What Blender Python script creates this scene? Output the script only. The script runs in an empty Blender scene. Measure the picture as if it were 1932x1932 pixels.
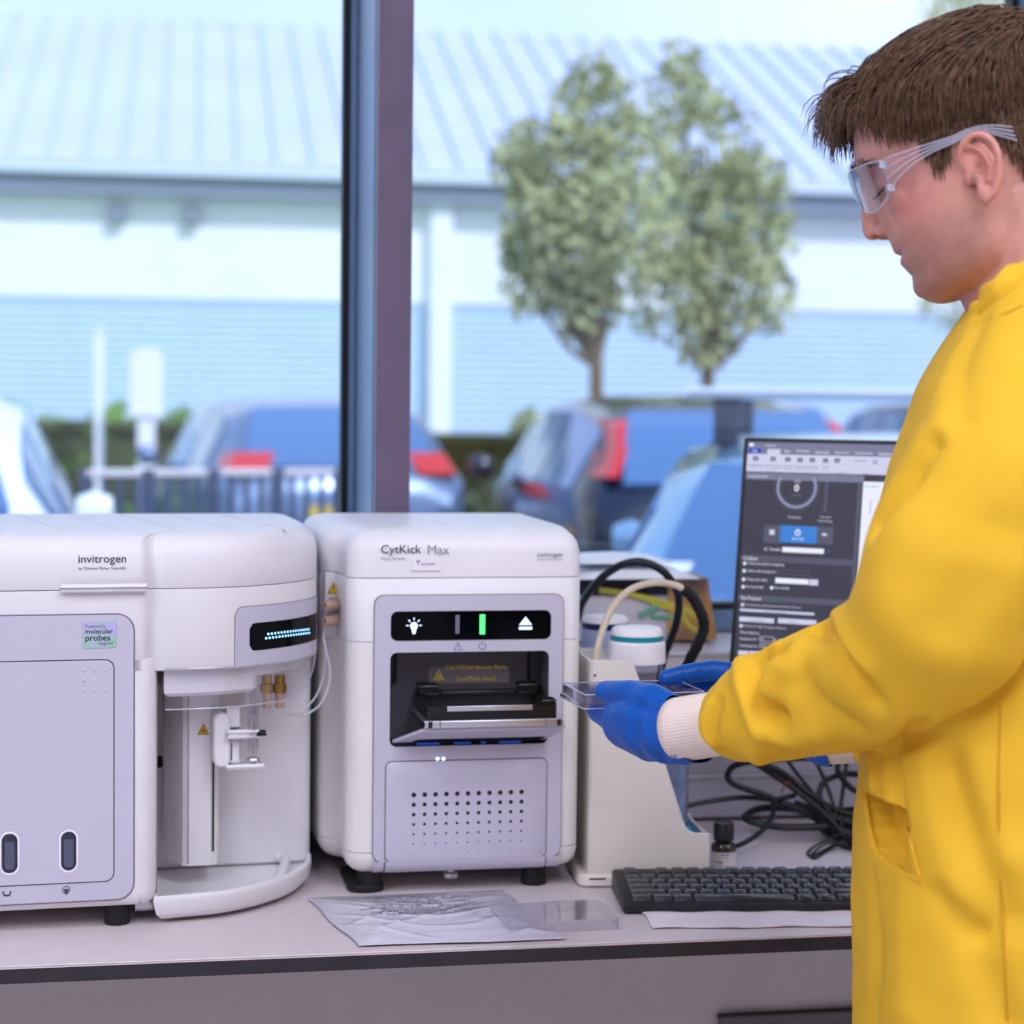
import bpy, bmesh, math, random
import numpy as np
from mathutils import Vector, Matrix
from mathutils.bvhtree import BVHTree

# ------------------------------------------------------------------ camera, light, exposure
SC = bpy.context.scene
COL = SC.collection
FPX = 3750.0                                   # focal length in pixels of the 1932 px frame
YAW = math.radians(10.6); PIT = math.atan(216 / 3750.0); ROLL = 0.012
CAM = np.array([0.0, -2.047, 1.483])
_fw = np.array([math.sin(YAW) * math.cos(PIT), math.cos(YAW) * math.cos(PIT), -math.sin(PIT)])
_r0 = np.array([math.cos(YAW), -math.sin(YAW), 0.0]); _u0 = np.cross(_r0, _fw)
_R = math.cos(ROLL) * _r0 + math.sin(ROLL) * _u0
_U = -math.sin(ROLL) * _r0 + math.cos(ROLL) * _u0
cam_d = bpy.data.cameras.new('camera'); cam = bpy.data.objects.new('camera', cam_d); COL.objects.link(cam)
cam_d.sensor_width = 36.0; cam_d.lens = 36.0 * FPX / 1932.0
cam_d.clip_start = 0.05; cam_d.clip_end = 400
cam.matrix_world = Matrix(((_R[0], _U[0], -_fw[0], CAM[0]), (_R[1], _U[1], -_fw[1], CAM[1]), (_R[2], _U[2], -_fw[2], CAM[2]), (0, 0, 0, 1)))
cam_d.dof.use_dof = True; cam_d.dof.focus_distance = 2.0; cam_d.dof.aperture_fstop = 4.8
SC.camera = cam
SC.cycles.transparent_max_bounces = 32

SC.view_settings.view_transform = 'Standard'; SC.view_settings.look = 'None'
SC.view_settings.exposure = 0.0; SC.view_settings.gamma = 1.0; SC.view_settings.use_curve_mapping = False

world = bpy.data.worlds.new('sky'); SC.world = world; world.use_nodes = True
wn = world.node_tree; wn.nodes.clear()
w_out = wn.nodes.new('ShaderNodeOutputWorld'); w_bg = wn.nodes.new('ShaderNodeBackground')
w_tc = wn.nodes.new('ShaderNodeTexCoord'); w_no = wn.nodes.new('ShaderNodeTexNoise'); w_rp = wn.nodes.new('ShaderNodeValToRGB')
w_no.inputs['Scale'].default_value = 2.2; w_no.inputs['Detail'].default_value = 4
w_rp.color_ramp.elements[0].position = 0.32; w_rp.color_ramp.elements[0].color = (0.55, 0.74, 1.0, 1)
w_rp.color_ramp.elements[1].position = 0.62; w_rp.color_ramp.elements[1].color = (0.82, 0.90, 1.0, 1)
wn.links.new(w_tc.outputs['Generated'], w_no.inputs['Vector']); wn.links.new(w_no.outputs['Fac'], w_rp.inputs['Fac'])
w_sp = wn.nodes.new('ShaderNodeSeparateXYZ'); w_mr = wn.nodes.new('ShaderNodeMapRange'); w_mx = wn.nodes.new('ShaderNodeMixRGB')
w_mr.inputs['From Min'].default_value = 0.25; w_mr.inputs['From Max'].default_value = 0.8; w_mx.inputs['Color2'].default_value = (0.38, 0.60, 1.0, 1)
wn.links.new(w_tc.outputs['Generated'], w_sp.inputs['Vector']); wn.links.new(w_sp.outputs['Z'], w_mr.inputs['Value']); wn.links.new(w_mr.outputs['Result'], w_mx.inputs['Fac'])
wn.links.new(w_rp.outputs['Color'], w_mx.inputs['Color1']); wn.links.new(w_mx.outputs['Color'], w_bg.inputs['Color']); wn.links.new(w_bg.outputs['Background'], w_out.inputs['Surface'])
w_bg.inputs['Strength'].default_value = 1.35
sun_d = bpy.data.lights.new('sun', 'SUN'); sun = bpy.data.objects.new('sun', sun_d); COL.objects.link(sun)
sun_d.energy = 3.0; sun_d.angle = math.radians(3); sun_d.color = (0.97, 0.97, 1.0)
sun.rotation_euler = (math.radians(38), math.radians(24), 0)       # high, from the building's sunny side behind the lab roof
LAMP_POWER = 15.5                                # emission of the ceiling light panels

# ------------------------------------------------------------------ photograph-to-place helpers
def ray(x, y): return _fw + _R * (x - 966) / FPX + _U * (966 - y) / FPX
def at(x, y, d): return CAM + ray(x, y) * d
def onz(x, y, z): r = ray(x, y); return CAM + r * ((z - CAM[2]) / r[2])
def ony(x, y, Y): r = ray(x, y); return CAM + r * ((Y - CAM[1]) / r[1])
class Frame:
    """upright local frame: u along the front, v into depth, z up from O, in millimetres"""
    def __init__(s, O, deg):
        s.O = np.array(O, float); s.a = math.radians(deg)
        s.ex = np.array([math.cos(s.a), math.sin(s.a), 0]); s.ey = np.array([-math.sin(s.a), math.cos(s.a), 0])
    def uz(s, x, y, v=0.0):
        r = ray(x, y); p = CAM + r * (((s.O + s.ey * v * .001 - CAM) @ s.ey) / (r @ s.ey)); q = p - s.O
        return 1000 * (q @ s.ex), 1000 * q[2]
    def uv(s, x, y, z):
        q = onz(x, y, s.O[2] + z * .001) - s.O
        return 1000 * (q @ s.ex), 1000 * (q @ s.ey)

# ------------------------------------------------------------------ materials
def lin(c):
    c = c / 255.0
    return c / 12.92 if c <= 0.04045 else ((c + 0.055) / 1.055) ** 2.4
def rgb(r, g, b): return (lin(r), lin(g), lin(b), 1.0)
MATS = {}
def mat(name, col, rough=0.5, metal=0.0, bump=0.0, bscale=400.0, vary=0.03, vscale=18.0, spec=0.5, emit=None, estr=0.0,
        trans=0.0, ior=1.45, coat=0.0, sss=0.0, sheen=0.0, alpha=1.0):
    if name in MATS: return MATS[name]
    m = bpy.data.materials.new(name); m.use_nodes = True; nt = m.node_tree; p = nt.nodes['Principled BSDF']
    p.inputs['Base Color'].default_value = col; p.inputs['Roughness'].default_value = rough
    p.inputs['Metallic'].default_value = metal; p.inputs['Specular IOR Level'].default_value = spec
    p.inputs['IOR'].default_value = ior; p.inputs['Transmission Weight'].default_value = trans
    p.inputs['Coat Weight'].default_value = coat; p.inputs['Alpha'].default_value = alpha
    if sss:
        p.inputs['Subsurface Weight'].default_value = sss; p.inputs['Subsurface Radius'].default_value = (0.012, 0.005, 0.003)
        p.inputs['Subsurface Scale'].default_value = 0.6
    if sheen: p.inputs['Sheen Weight'].default_value = sheen; p.inputs['Sheen Roughness'].default_value = 0.4
    if emit: p.inputs['Emission Color'].default_value = emit; p.inputs['Emission Strength'].default_value = estr
    tc = nt.nodes.new('ShaderNodeTexCoord')
    if vary:
        n = nt.nodes.new('ShaderNodeTexNoise'); n.inputs['Scale'].default_value = vscale; n.inputs['Detail'].default_value = 5
        r = nt.nodes.new('ShaderNodeValToRGB')
        r.color_ramp.elements[0].position = 0.3; r.color_ramp.elements[1].position = 0.7
        r.color_ramp.elements[0].color = tuple(max(0, c * (1 - vary)) for c in col[:3]) + (1,)
        r.color_ramp.elements[1].color = tuple(min(1, c * (1 + vary)) for c in col[:3]) + (1,)
        nt.links.new(tc.outputs['Object'], n.inputs['Vector']); nt.links.new(n.outputs['Fac'], r.inputs['Fac'])
        nt.links.new(r.outputs['Color'], p.inputs['Base Color'])
    if bump:
        n2 = nt.nodes.new('ShaderNodeTexNoise'); n2.inputs['Scale'].default_value = bscale; n2.inputs['Detail'].default_value = 3
        b = nt.nodes.new('ShaderNodeBump'); b.inputs['Strength'].default_value = bump; b.inputs['Distance'].default_value = 0.002
        nt.links.new(tc.outputs['Object'], n2.inputs['Vector']); nt.links.new(n2.outputs['Fac'], b.inputs['Height'])
        nt.links.new(b.outputs['Normal'], p.inputs['Normal'])
    MATS[name] = m
    return m
def mix_in(m, texture, ca, cb, scale=10.0, lo=0.4, hi=0.6, **kw):
    """recolour a material with a procedural pattern (object space)"""
    nt = m.node_tree; p = nt.nodes['Principled BSDF']
    tc = nt.nodes.new('ShaderNodeTexCoord'); t = nt.nodes.new(texture)
    if 'Scale' in t.inputs: t.inputs['Scale'].default_value = scale
    for k, v in kw.items():
        if k in t.inputs: t.inputs[k].default_value = v
        else: setattr(t, k, v)
    r = nt.nodes.new('ShaderNodeValToRGB')
    r.color_ramp.elements[0].position = lo; r.color_ramp.elements[0].color = ca
    r.color_ramp.elements[1].position = hi; r.color_ramp.elements[1].color = cb
    nt.links.new(tc.outputs['Object'], t.inputs['Vector'])
    o = t.outputs.get('Fac') or t.outputs.get('Distance') or t.outputs[0]
    nt.links.new(o, r.inputs['Fac']); nt.links.new(r.outputs['Color'], p.inputs['Base Color'])
    return m
def thin_glass(name, tint=(1, 1, 1, 1), refl=1.0, rough=0.0):
    """a thin clear sheet: light passes straight through, with a Fresnel reflection"""
    if name in MATS: return MATS[name]
    m = bpy.data.materials.new(name); m.use_nodes = True; nt = m.node_tree; nt.nodes.clear()
    o = nt.nodes.new('ShaderNodeOutputMaterial'); mx = nt.nodes.new('ShaderNodeMixShader')
    t = nt.nodes.new('ShaderNodeBsdfTransparent'); g = nt.nodes.new('ShaderNodeBsdfGlossy')
    f = nt.nodes.new('ShaderNodeLayerWeight'); f.inputs['Blend'].default_value = 0.5
    pw_ = nt.nodes.new('ShaderNodeMath'); pw_.operation = 'POWER'; pw_.inputs[1].default_value = 5.0
    mu = nt.nodes.new('ShaderNodeMath'); mu.operation = 'MULTIPLY_ADD'; mu.inputs[1].default_value = 0.9 * refl; mu.inputs[2].default_value = 0.04 * refl; mu.use_clamp = True
    nt.links.new(f.outputs['Facing'], pw_.inputs[0])
    t.inputs['Color'].default_value = tint; g.inputs['Roughness'].default_value = rough
    nt.links.new(pw_.outputs['Value'], mu.inputs[0]); nt.links.new(mu.outputs['Value'], mx.inputs['Fac'])
    nt.links.new(t.outputs['BSDF'], mx.inputs[1]); nt.links.new(g.outputs['BSDF'], mx.inputs[2])
    nt.links.new(mx.outputs['Shader'], o.inputs['Surface'])
    MATS[name] = m
    return m
def glow(name, col, s): return mat(name, col, 0.4, emit=col, estr=s, vary=0.0)

# ------------------------------------------------------------------ objects
def tag(o, label=None, cat=None, group=None, kind=None):
    if label: o['label'] = label
    if cat: o['category'] = cat
    if group: o['group'] = group
    if kind: o['kind'] = kind
    return o
def empty(name, loc=(0, 0, 0), rz=0.0, label=None, cat=None, group=None, kind=None):
    o = bpy.data.objects.new(name, None); COL.objects.link(o)
    o.location = tuple(float(c) for c in loc); o.rotation_euler = (0, 0, rz); o.empty_display_size = 0.05
    return tag(o, label, cat, group, kind)
def raw(name, verts, faces, m, parent=None, smooth=True, angle=40):
    me = bpy.data.meshes.new(name)
    me.from_pydata([tuple(map(float, v)) for v in verts], [], faces)
    me.validate(); me.materials.append(m)
    bm = bmesh.new(); bm.from_mesh(me); bmesh.ops.recalc_face_normals(bm, faces=bm.faces); bm.to_mesh(me); bm.free()
    if smooth:
        me.polygons.foreach_set('use_smooth', [True] * len(me.polygons))
        if angle and angle < 180: me.set_sharp_from_angle(angle=math.radians(angle))
    o = bpy.data.objects.new(name, me); COL.objects.link(o)
    if parent: o.parent = parent
    return o
def rrect(x0, x1, y0, y1, r, n=5):
    r = max(1e-4, min(r, (x1 - x0) / 2, (y1 - y0) / 2)); out = []
    for cx, cy, a0 in ((x1 - r, y0 + r, -90), (x1 - r, y1 - r, 0), (x0 + r, y1 - r, 90), (x0 + r, y0 + r, 180)):
        for i in range(n + 1):
            a = math.radians(a0 + 90 * i / n); out.append((cx + r * math.cos(a), cy + r * math.sin(a)))
    return out
def inset2(pts, d):
    """offset a closed CCW outline inwards by d along the vertex normals"""
    n = len(pts); out = []
    for i in range(n):
        (ax, ay), (bx, by), (cx, cy) = pts[i - 1], pts[i], pts[(i + 1) % n]
        e1 = np.array([bx - ax, by - ay]); e2 = np.array([cx - bx, cy - by])
        e1 = e1 / (np.linalg.norm(e1) + 1e-9); e2 = e2 / (np.linalg.norm(e2) + 1e-9)
        nn = np.array([-(e1[1] + e2[1]), e1[0] + e2[0]]); l = np.linalg.norm(nn)
        nn = nn / l if l > 1e-6 else np.array([-e1[1], e1[0]])
        c = max(0.5, abs(nn @ np.array([-e1[1], e1[0]])))
        out.append((bx + nn[0] * d / c, by + nn[1] * d / c))
    return out
def area2(p): return sum(p[i - 1][0] * p[i][1] - p[i][0] * p[i - 1][1] for i in range(len(p))) / 2
def catmull(pts, n=8, closed=False):
    P = [np.array(p, float) for p in pts]; out = []; m = len(P)
    for i in range(m if closed else m - 1):
        p1, p2 = P[i], P[(i + 1) % m]
        p0 = P[i - 1] if (i > 0 or closed) else 2 * p1 - p2
        p3 = P[(i + 2) % m] if (i + 2 < m or closed) else 2 * p2 - p1
        for k in range(n):
            t = k / n
            out.append(0.5 * ((2 * p1) + (-p0 + p2) * t + (2 * p0 - 5 * p1 + 4 * p2 - p3) * t * t + (-p0 + 3 * p1 - 3 * p2 + p3) * t ** 3))
    if not closed: out.append(P[-1])
    return out
class MB:
    """collects geometry for ONE part; s scales the units given to metres"""
    def __init__(self, s=0.001): self.v = []; self.f = []; self.s = s
    def add(self, verts, faces):
        b = len(self.v); self.v += [tuple(float(c) * self.s for c in p) for p in verts]
        self.f += [tuple(i + b for i in f) for f in faces]; return self
    def loft(self, rings, cap0=True, cap1=True, closed=True, loop=False):
        n = len(rings[0]); vs = [p for r in rings for p in r]; fs = []
        m = len(rings)
        for a in range(m if loop else m - 1):
            b = (a + 1) % m
            for i in range(n if closed else n - 1):
                j = (i + 1) % n; fs.append((a * n + i, a * n + j, b * n + j, b * n + i))
        if cap0 and not loop: fs.append(tuple(reversed(range(n))))
        if cap1 and not loop: fs.append(tuple(range((m - 1) * n, m * n)))
        return self.add(vs, fs)
    def plan(self, outline, levels):
        """outline in (u,v); levels [(z, inset)]"""
        if area2(outline) < 0: outline = outline[::-1]
        cx = sum(p[0] for p in outline) / len(outline); cy = sum(p[1] for p in outline) / len(outline); rings = []
        for lv in levels:
            z, d = lv[:2]; k = lv[2] if len(lv) > 2 else 1.0
            rings.append([(cx + (x - cx) * k, cy + (y - cy) * k, z) for x, y in (inset2(outline, d) if d else outline)])
        return self.loft(rings)
    def front(self, outline, y0, y1, bev=0.0):
        """a slab whose outline (u,z) faces -v at y0 and is backed at y1"""
        if area2(outline) < 0: outline = outline[::-1]
        rings = [[(x, y1, z) for x, z in outline]]
        if bev: rings += [[(x, y0 + bev, z) for x, z in outline], [(x, y0, z) for x, z in inset2(outline, bev)]]
        else: rings += [[(x, y0, z) for x, z in outline]]
        return self.loft(rings)
    def ring_front(self, outer, hole, y0, y1):
        """a slab with a hole: both outlines have the same number of points"""
        if area2(outer) < 0: outer = outer[::-1]
        if area2(hole) < 0: hole = hole[::-1]
        return self.loft([[(x, y0, z) for x, z in outer], [(x, y0, z) for x, z in hole], [(x, y1, z) for x, z in hole], [(x, y1, z) for x, z in outer]], loop=True)
    def ring_plan(self, outer, hole, z0, z1):
        if area2(outer) < 0: outer = outer[::-1]
        if area2(hole) < 0: hole = hole[::-1]
        return self.loft([[(x, y, z1) for x, y in outer], [(x, y, z1) for x, y in hole], [(x, y, z0) for x, y in hole], [(x, y, z0) for x, y in outer]], loop=True)
    def box(self, x0, x1, y0, y1, z0, z1, r=0.0, n=3):
        """box with all edges rounded by r"""
        if r <= 0:
            return self.loft([[(x0, y0, z0), (x1, y0, z0), (x1, y1, z0), (x0, y1, z0)], [(x0, y0, z1), (x1, y0, z1), (x1, y1, z1), (x0, y1, z1)]])
        r = min(r, (x1 - x0) / 2.001, (y1 - y0) / 2.001, (z1 - z0) / 2.001)
        rings = [(z0 + r * (1 - math.sin(math.pi / 2 * k / n)), r * (1 - math.cos(math.pi / 2 * k / n))) for k in range(n + 1)]
        rings += [(z1 - r * (1 - math.sin(math.pi / 2 * k / n)), r * (1 - math.cos(math.pi / 2 * k / n))) for k in range(n, -1, -1)]
        def ins(d):
            d = min(d, r * 0.98)
            return rrect(x0 + d, x1 - d, y0 + d, y1 - d, r - d, n)
        return self.loft([[(x, y, z) for x, y in ins(d)] for z, d in rings])
    def tube(self, pts, r, n=8, cap=True, r1=None):
        P = [np.array(p, float) for p in pts]; m = len(P); rings = []
        t = P[1] - P[0]; t /= np.linalg.norm(t) + 1e-12
        up = np.array([0, 0, 1.0]) if abs(t[2]) < 0.9 else np.array([1.0, 0, 0])
        a = np.cross(t, up); a /= np.linalg.norm(a)
        for i in range(m):
            t = P[min(i + 1, m - 1)] - P[max(i - 1, 0)]; t /= np.linalg.norm(t) + 1e-12
            a = a - t * (a @ t); a /= np.linalg.norm(a) + 1e-12; b = np.cross(t, a)
            if callable(r): rr = r(i / (m - 1))
            else: rr = r if r1 is None else r + (r1 - r) * i / (m - 1)
            rings.append([P[i] + rr * (math.cos(2 * math.pi * k / n) * a + math.sin(2 * math.pi * k / n) * b) for k in range(n)])
        return self.loft(rings, cap, cap)
    def lathe(self, prof, c=(0, 0, 0), n=24, axis='z', sx=1.0, sy=1.0, mod=None):
        rings = []
        for r, z in prof:
            ring = []
            for k in range(n):
                a = 2 * math.pi * k / n; q = r * (mod(a) if mod else 1.0); x, y = q * math.cos(a) * sx, q * math.sin(a) * sy
                p = {'z': (x, y, z), 'y': (x, z, y), 'x': (z, x, y)}[axis]
                ring.append((c[0] + p[0], c[1] + p[1], c[2] + p[2]))
            rings.append(ring)
        return self.loft(rings)
    def build(self, name, m, parent=None, smooth=True, angle=40, loc=None, rot=None):
        o = raw(name, self.v, self.f, m, parent, smooth, angle)
        if loc is not None: o.location = tuple(float(c) for c in loc)
        if rot is not None: o.rotation_euler = rot
        return o
def lettering(name, s, x, z, w, h, y, m, parent, bold=0.0, thick=0.15, rot=None, frame=None, shear=0.0):
    """flat printed lettering as thin raised geometry filling the box (x,z,w,h) in mm on the plane v=y, facing -v"""
    cu = bpy.data.curves.new(name, 'FONT'); cu.body = s; cu.size = 1.0; cu.offset = bold; cu.resolution_u = 3; cu.shear = shear
    t = bpy.data.objects.new(name, cu); COL.objects.link(t)
    dg = bpy.context.evaluated_depsgraph_get(); me = bpy.data.meshes.new_from_object(t.evaluated_get(dg))
    bpy.data.objects.remove(t); bpy.data.curves.remove(cu)
    co = np.zeros(len(me.vertices) * 3); me.vertices.foreach_get('co', co); co = co.reshape(-1, 3)
    lo, hi = co.min(0), co.max(0); k = 0.001
    px = x + (co[:, 0] - lo[0]) / max(hi[0] - lo[0], 1e-6) * w; pz = z + (co[:, 1] - lo[1]) / max(hi[1] - lo[1], 1e-6) * h
    out = np.stack([px * k, np.full(len(px), (y - thick) * k), pz * k], 1)
    if frame: out = np.array([frame(*(p / k)) for p in out]) * k
    me.vertices.foreach_set('co', out.reshape(-1)); me.update(); me.name = name
    me.materials.clear(); me.materials.append(m)
    o = bpy.data.objects.new(name, me); COL.objects.link(o); o.parent = parent
    return o
def carve(o, cutter):
    """cut a mesh out of a part for good"""
    md = o.modifiers.new('cut', 'BOOLEAN'); md.object = cutter; md.operation = 'DIFFERENCE'; md.solver = 'EXACT'
    dg = bpy.context.evaluated_depsgraph_get(); me = bpy.data.meshes.new_from_object(o.evaluated_get(dg))
    o.modifiers.clear(); o.data = me
    me.set_sharp_from_angle(angle=math.radians(40))
def drop(o):
    me = o.data; bpy.data.objects.remove(o); bpy.data.meshes.remove(me)
def copy_tree(o, parent=None):
    c = o.copy(); COL.objects.link(c); c.parent = parent
    for ch in [q for q in bpy.data.objects if q.parent == o]: copy_tree(ch, c)
    return c
rnd = random.Random(7)

# ------------------------------------------------------------------ common materials
M_white = mat('white_plastic', rgb(232, 228, 232), 0.38, bump=0.03, bscale=900, vary=0.012)
M_cream = mat('cream_plastic', rgb(234, 229, 226), 0.4, bump=0.03, bscale=900, vary=0.012)
M_silver = mat('silver_paint', rgb(202, 197, 214), 0.42, metal=0.15, bump=0.05, bscale=1500, vary=0.03, vscale=900)
M_black = mat('black_plastic', rgb(24, 23, 26), 0.42, bump=0.05, bscale=900)
M_rubber = mat('black_rubber', rgb(18, 17, 20), 0.6, bump=0.08, bscale=500)
M_gloss = mat('black_gloss', rgb(5, 5, 9), 0.12, vary=0.0, spec=0.12)
M_gap = mat('dark_gap', rgb(28, 26, 32), 0.7)
M_line = mat('grey_seam', rgb(118, 113, 122), 0.6)
M_steel = mat('steel', rgb(190, 190, 195), 0.25, metal=1.0, vary=0.05)
M_brass = mat('brass', rgb(178, 138, 62), 0.3, metal=1.0)
M_beige = mat('beige_plastic', rgb(186, 158, 140), 0.45)
M_ink = mat('dark_print', rgb(66, 62, 84), 0.6)
M_inkl = mat('grey_print', rgb(150, 145, 165), 0.6)
M_yellow = mat('warning_yellow', rgb(240, 196, 30), 0.45)
M_blackink = mat('black_print', rgb(25, 22, 20), 0.6)
M_clear = thin_glass('clear_plastic', (0.97, 0.97, 0.99, 1), 1.3, 0.03)
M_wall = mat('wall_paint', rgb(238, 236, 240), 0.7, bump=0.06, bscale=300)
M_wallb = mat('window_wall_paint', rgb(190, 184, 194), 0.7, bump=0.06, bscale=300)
M_frame = mat('window_frame_paint', rgb(104, 90, 112), 0.4, metal=0.1, bump=0.05, bscale=60, vary=0.12, vscale=9)
M_fsideb = mat('window_frame_grey_blue', rgb(116, 142, 174), 0.35, metal=0.3)  # blue of the window daylight put into the frame and mullion side colour

# ------------------------------------------------------------------ the room
WY = 0.60                                       # inside face of the window wall
def struct(name, mb, m, parent=None, **kw):
    o = mb.build(name, m, parent, **kw)
    if parent is None: tag(o, kind='structure')
    return o
SILL = 0.9 + 0.235
RX0, RX1, RY0, RH = -4.2, 4.6, -6.0, 3.0
M_floor = mat('vinyl_floor', rgb(196, 190, 192), 0.4, bump=0.03, vary=0.06, vscale=30)
struct('floor', MB(1).box(RX0, RX1, RY0, 1.0, -0.1, 0.0), M_floor, smooth=False)
M_ceil = mat('ceiling_tile', rgb(235, 233, 230), 0.8, bump=0.2, bscale=200)
struct('ceiling', MB(1).box(RX0, RX1, RY0, 1.0, RH, RH + 0.1), M_ceil, smooth=False)
struct('wall_left', MB(1).box(RX0 - .1, RX0, RY0, 1.0, 0, RH), M_wall, smooth=False)
struct('wall_right', MB(1).box(RX1, RX1 + .1, RY0, 1.0, 0, RH), M_wall, smooth=False)
struct('wall_front', MB(1).box(RX0 - .1, RX1 + .1, RY0 - .1, RY0, 0, RH), M_wall, smooth=False)
MUL = [0.3055 + 1.0265 * k for k in range(-2, 3)]            # left edges of the mullions
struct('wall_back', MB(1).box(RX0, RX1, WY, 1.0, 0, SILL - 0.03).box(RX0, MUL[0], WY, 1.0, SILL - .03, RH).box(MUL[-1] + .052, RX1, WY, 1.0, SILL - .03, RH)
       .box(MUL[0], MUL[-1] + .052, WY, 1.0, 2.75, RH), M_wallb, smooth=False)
M_sill = mat('sill_laminate', rgb(214, 208, 210), 0.35)
struct('trim_1', MB(1).box(MUL[0], MUL[-1] + .052, WY - .012, 0.93, SILL - .03, SILL, .004), M_sill, smooth=True)
M_trunk = mat('trunking_plastic', rgb(176, 172, 182), 0.45)
struct('trim_2', MB(1).box(RX0 + .02, RX1 - .02, WY - .022, WY, 0.905, 0.965, .004), M_trunk)
M_glass = thin_glass('window_glass', (0.96, 0.985, 1.0, 1), 1.0)
M_gasket = mat('gasket_rubber', rgb(14, 14, 20), 0.5)
GY = 0.86                                       # plane of the glass
for k in range(len(MUL) - 1):
    x0, x1 = MUL[k] + .052, MUL[k + 1]
    w = empty('window_%d' % (k + 1), (x0, GY, SILL), kind='structure')
    W_, H_ = x1 - x0, 2.75 - SILL
    fr = MB(1)
    fr.ring_front(rrect(0, W_, 0, H_, .001, 2), rrect(.0, W_ - .008, .03, H_ - .05, .001, 2), -.02, .03)
    fr.build('frame', M_fsideb, w, smooth=False)
    MB(1).ring_front(rrect(.0, W_ - .008, .03, H_ - .05, .001, 2), rrect(.006, W_ - .018, .04, H_ - .06, .001, 2), -.008, .02).build('gasket', M_gasket, w, smooth=False)
    MB(1).box(.004, W_ - .016, 0.0, .004, .036, H_ - .055).build('pane', M_glass, w, smooth=False)
for k, x in enumerate(MUL):
    o = empty('trim_%d' % (k + 3), (x, WY, SILL), kind='structure')
    MB(1).box(0, .052, -.008, .03, 0, 2.75 - SILL, .003).build('mullion_face', M_frame, o)
    MB(1).box(.002, .050, .03, GY - WY + .03, 0, 2.75 - SILL, 0).build('mullion_side', M_fsideb, o, smooth=False)

# ceiling lamps (the room's own light)
M_lamp = mat('lamp_diffuser', (0.9, 0.9, 0.9, 1), 0.5, emit=(0.84, 0.865, 1.0, 1), estr=LAMP_POWER, vary=0)
M_lampf = mat('lamp_frame', rgb(225, 225, 225), 0.4)
for lx in (-2.6, -0.9, 0.8, 2.5):
    for ly in (-3.1, -2.2, -1.3):
        t = empty('ceiling_light', (lx, ly, RH), label='square recessed ceiling light panel in a white frame above the lab', cat='ceiling light', group='ceiling light panels')
        MB(1).ring_front(rrect(-.3, .3, -.3, .3, .004, 1), rrect(-.285, .285, -.285, .285, .003, 1), -.012, 0).build('frame', M_lampf, t, smooth=False, rot=(math.radians(90), 0, 0))
        MB(1).box(-.284, .284, -.284, .284, -.008, -.001).build('diffuser', M_lamp, t, smooth=False)

# ------------------------------------------------------------------ the bench
BZ = 0.9
M_top = mat('bench_laminate', rgb(218, 206, 208), 0.38, bump=0.04, bscale=700, vary=0.03, vscale=40)
M_edge = mat('bench_edge_black', rgb(42, 37, 44), 0.45, bump=0.08, bscale=300, vary=0.2, vscale=30)
M_panel = mat('bench_panel', rgb(206, 194, 192), 0.6, bump=0.03)
bench = empty('lab_bench', (0, 0, 0), label='long grey laboratory bench with a black front edge under the window', cat='bench')
MB(1).box(-2.6, 3.0, 0.0015, WY - .001, BZ - .004, BZ, .001).build('worktop', M_top, bench)
MB(1).box(-2.6, 3.0, 0.0, WY - .001, BZ - .018, BZ - .004).build('worktop_core', M_edge, bench, smooth=False)
MB(1).box(-2.6, 3.0, 0.40, 0.418, 0.62, BZ - .018).build('modesty_panel', M_panel, bench, smooth=False)
for lx in (-2.5, -1.2, 0.1, 1.4, 2.8):
    MB(1).box(lx, lx + .05, .46, .51, 0.0, BZ - .018, .004).build('leg', mat('leg_steel', rgb(120, 118, 122), 0.4, metal=.4), bench)
MB(1).box(.735, 2.95, .385, .40, .66, .688, .003).build('cable_tray', mat('tray_dark', rgb(104, 94, 98), .5), bench)

# ------------------------------------------------------------------ autosampler
FA = Frame((.2665, .235, BZ), 0.9)
asr = empty('autosampler', FA.O, FA.a, label='white plate autosampler with a silver front and its black tray slid open', cat='lab instrument')
def arc2(cx, cy, r, a0, a1, n=5, ry=None):
    return [(cx + r * math.cos(math.radians(a0 + (a1 - a0) * i / n)), cy + (ry or r) * math.sin(math.radians(a0 + (a1 - a0) * i / n))) for i in range(n + 1)]
P_as = arc2(-6, 26, 25, 270, 180, 6) + [(-31, 50), (-32, 68), (-35, 80), (-43, 90), (-51, 99)] + [(-53, 130), (-54, 250)] + arc2(-34, 348, 20, 180, 90, 4) \
    + arc2(244, 348, 20, 90, 0, 4) + [(264, 250), (263, 130), (261, 99), (256, 90), (252, 80), (250, 68), (249, 50)] + arc2(227, 24, 22, 0, -90, 6)
MB().plan(P_as, [(25, 16), (28, 9), (34, 3), (44, 0), (50, 0)]).build('base_shell', M_cream, asr)
MB().plan(P_as, [(50.6, .5), (51, 0), (297, 0), (297.4, .5)]).build('lower_shell', M_cream, asr)
MB().plan(P_as, [(298, .5), (298.4, 0), (371, 0), (371.6, .5)]).build('upper_shell', M_white, asr)
lid = MB().plan(inset2(P_as[::-1], 0) if area2(P_as) < 0 else P_as, [(372.4, .5), (373, 0), (402, 1), (413, 4), (420, 9), (425, 11, .97), (428, 11, .9), (429.5, 11, .8), (430, 11, .5)]).build('lid', M_white, asr)
MB().plan(P_as, [(49, 1.5), (373, 1.5)]).build('seam_core', M_line, asr)
cutter = MB().box(16, 210, -10, 66, 172, 288).build('cutter', M_gap, asr, smooth=False)
for o_ in list(asr.children):
    if o_.name.split('.')[0] in ('lower_shell', 'seam_core'): carve(o_, cutter)
drop(cutter)
MB().box(90, 93, 60, 150, 429.4, 430.5, .4).build('lid_rib', M_white, asr)
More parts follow.
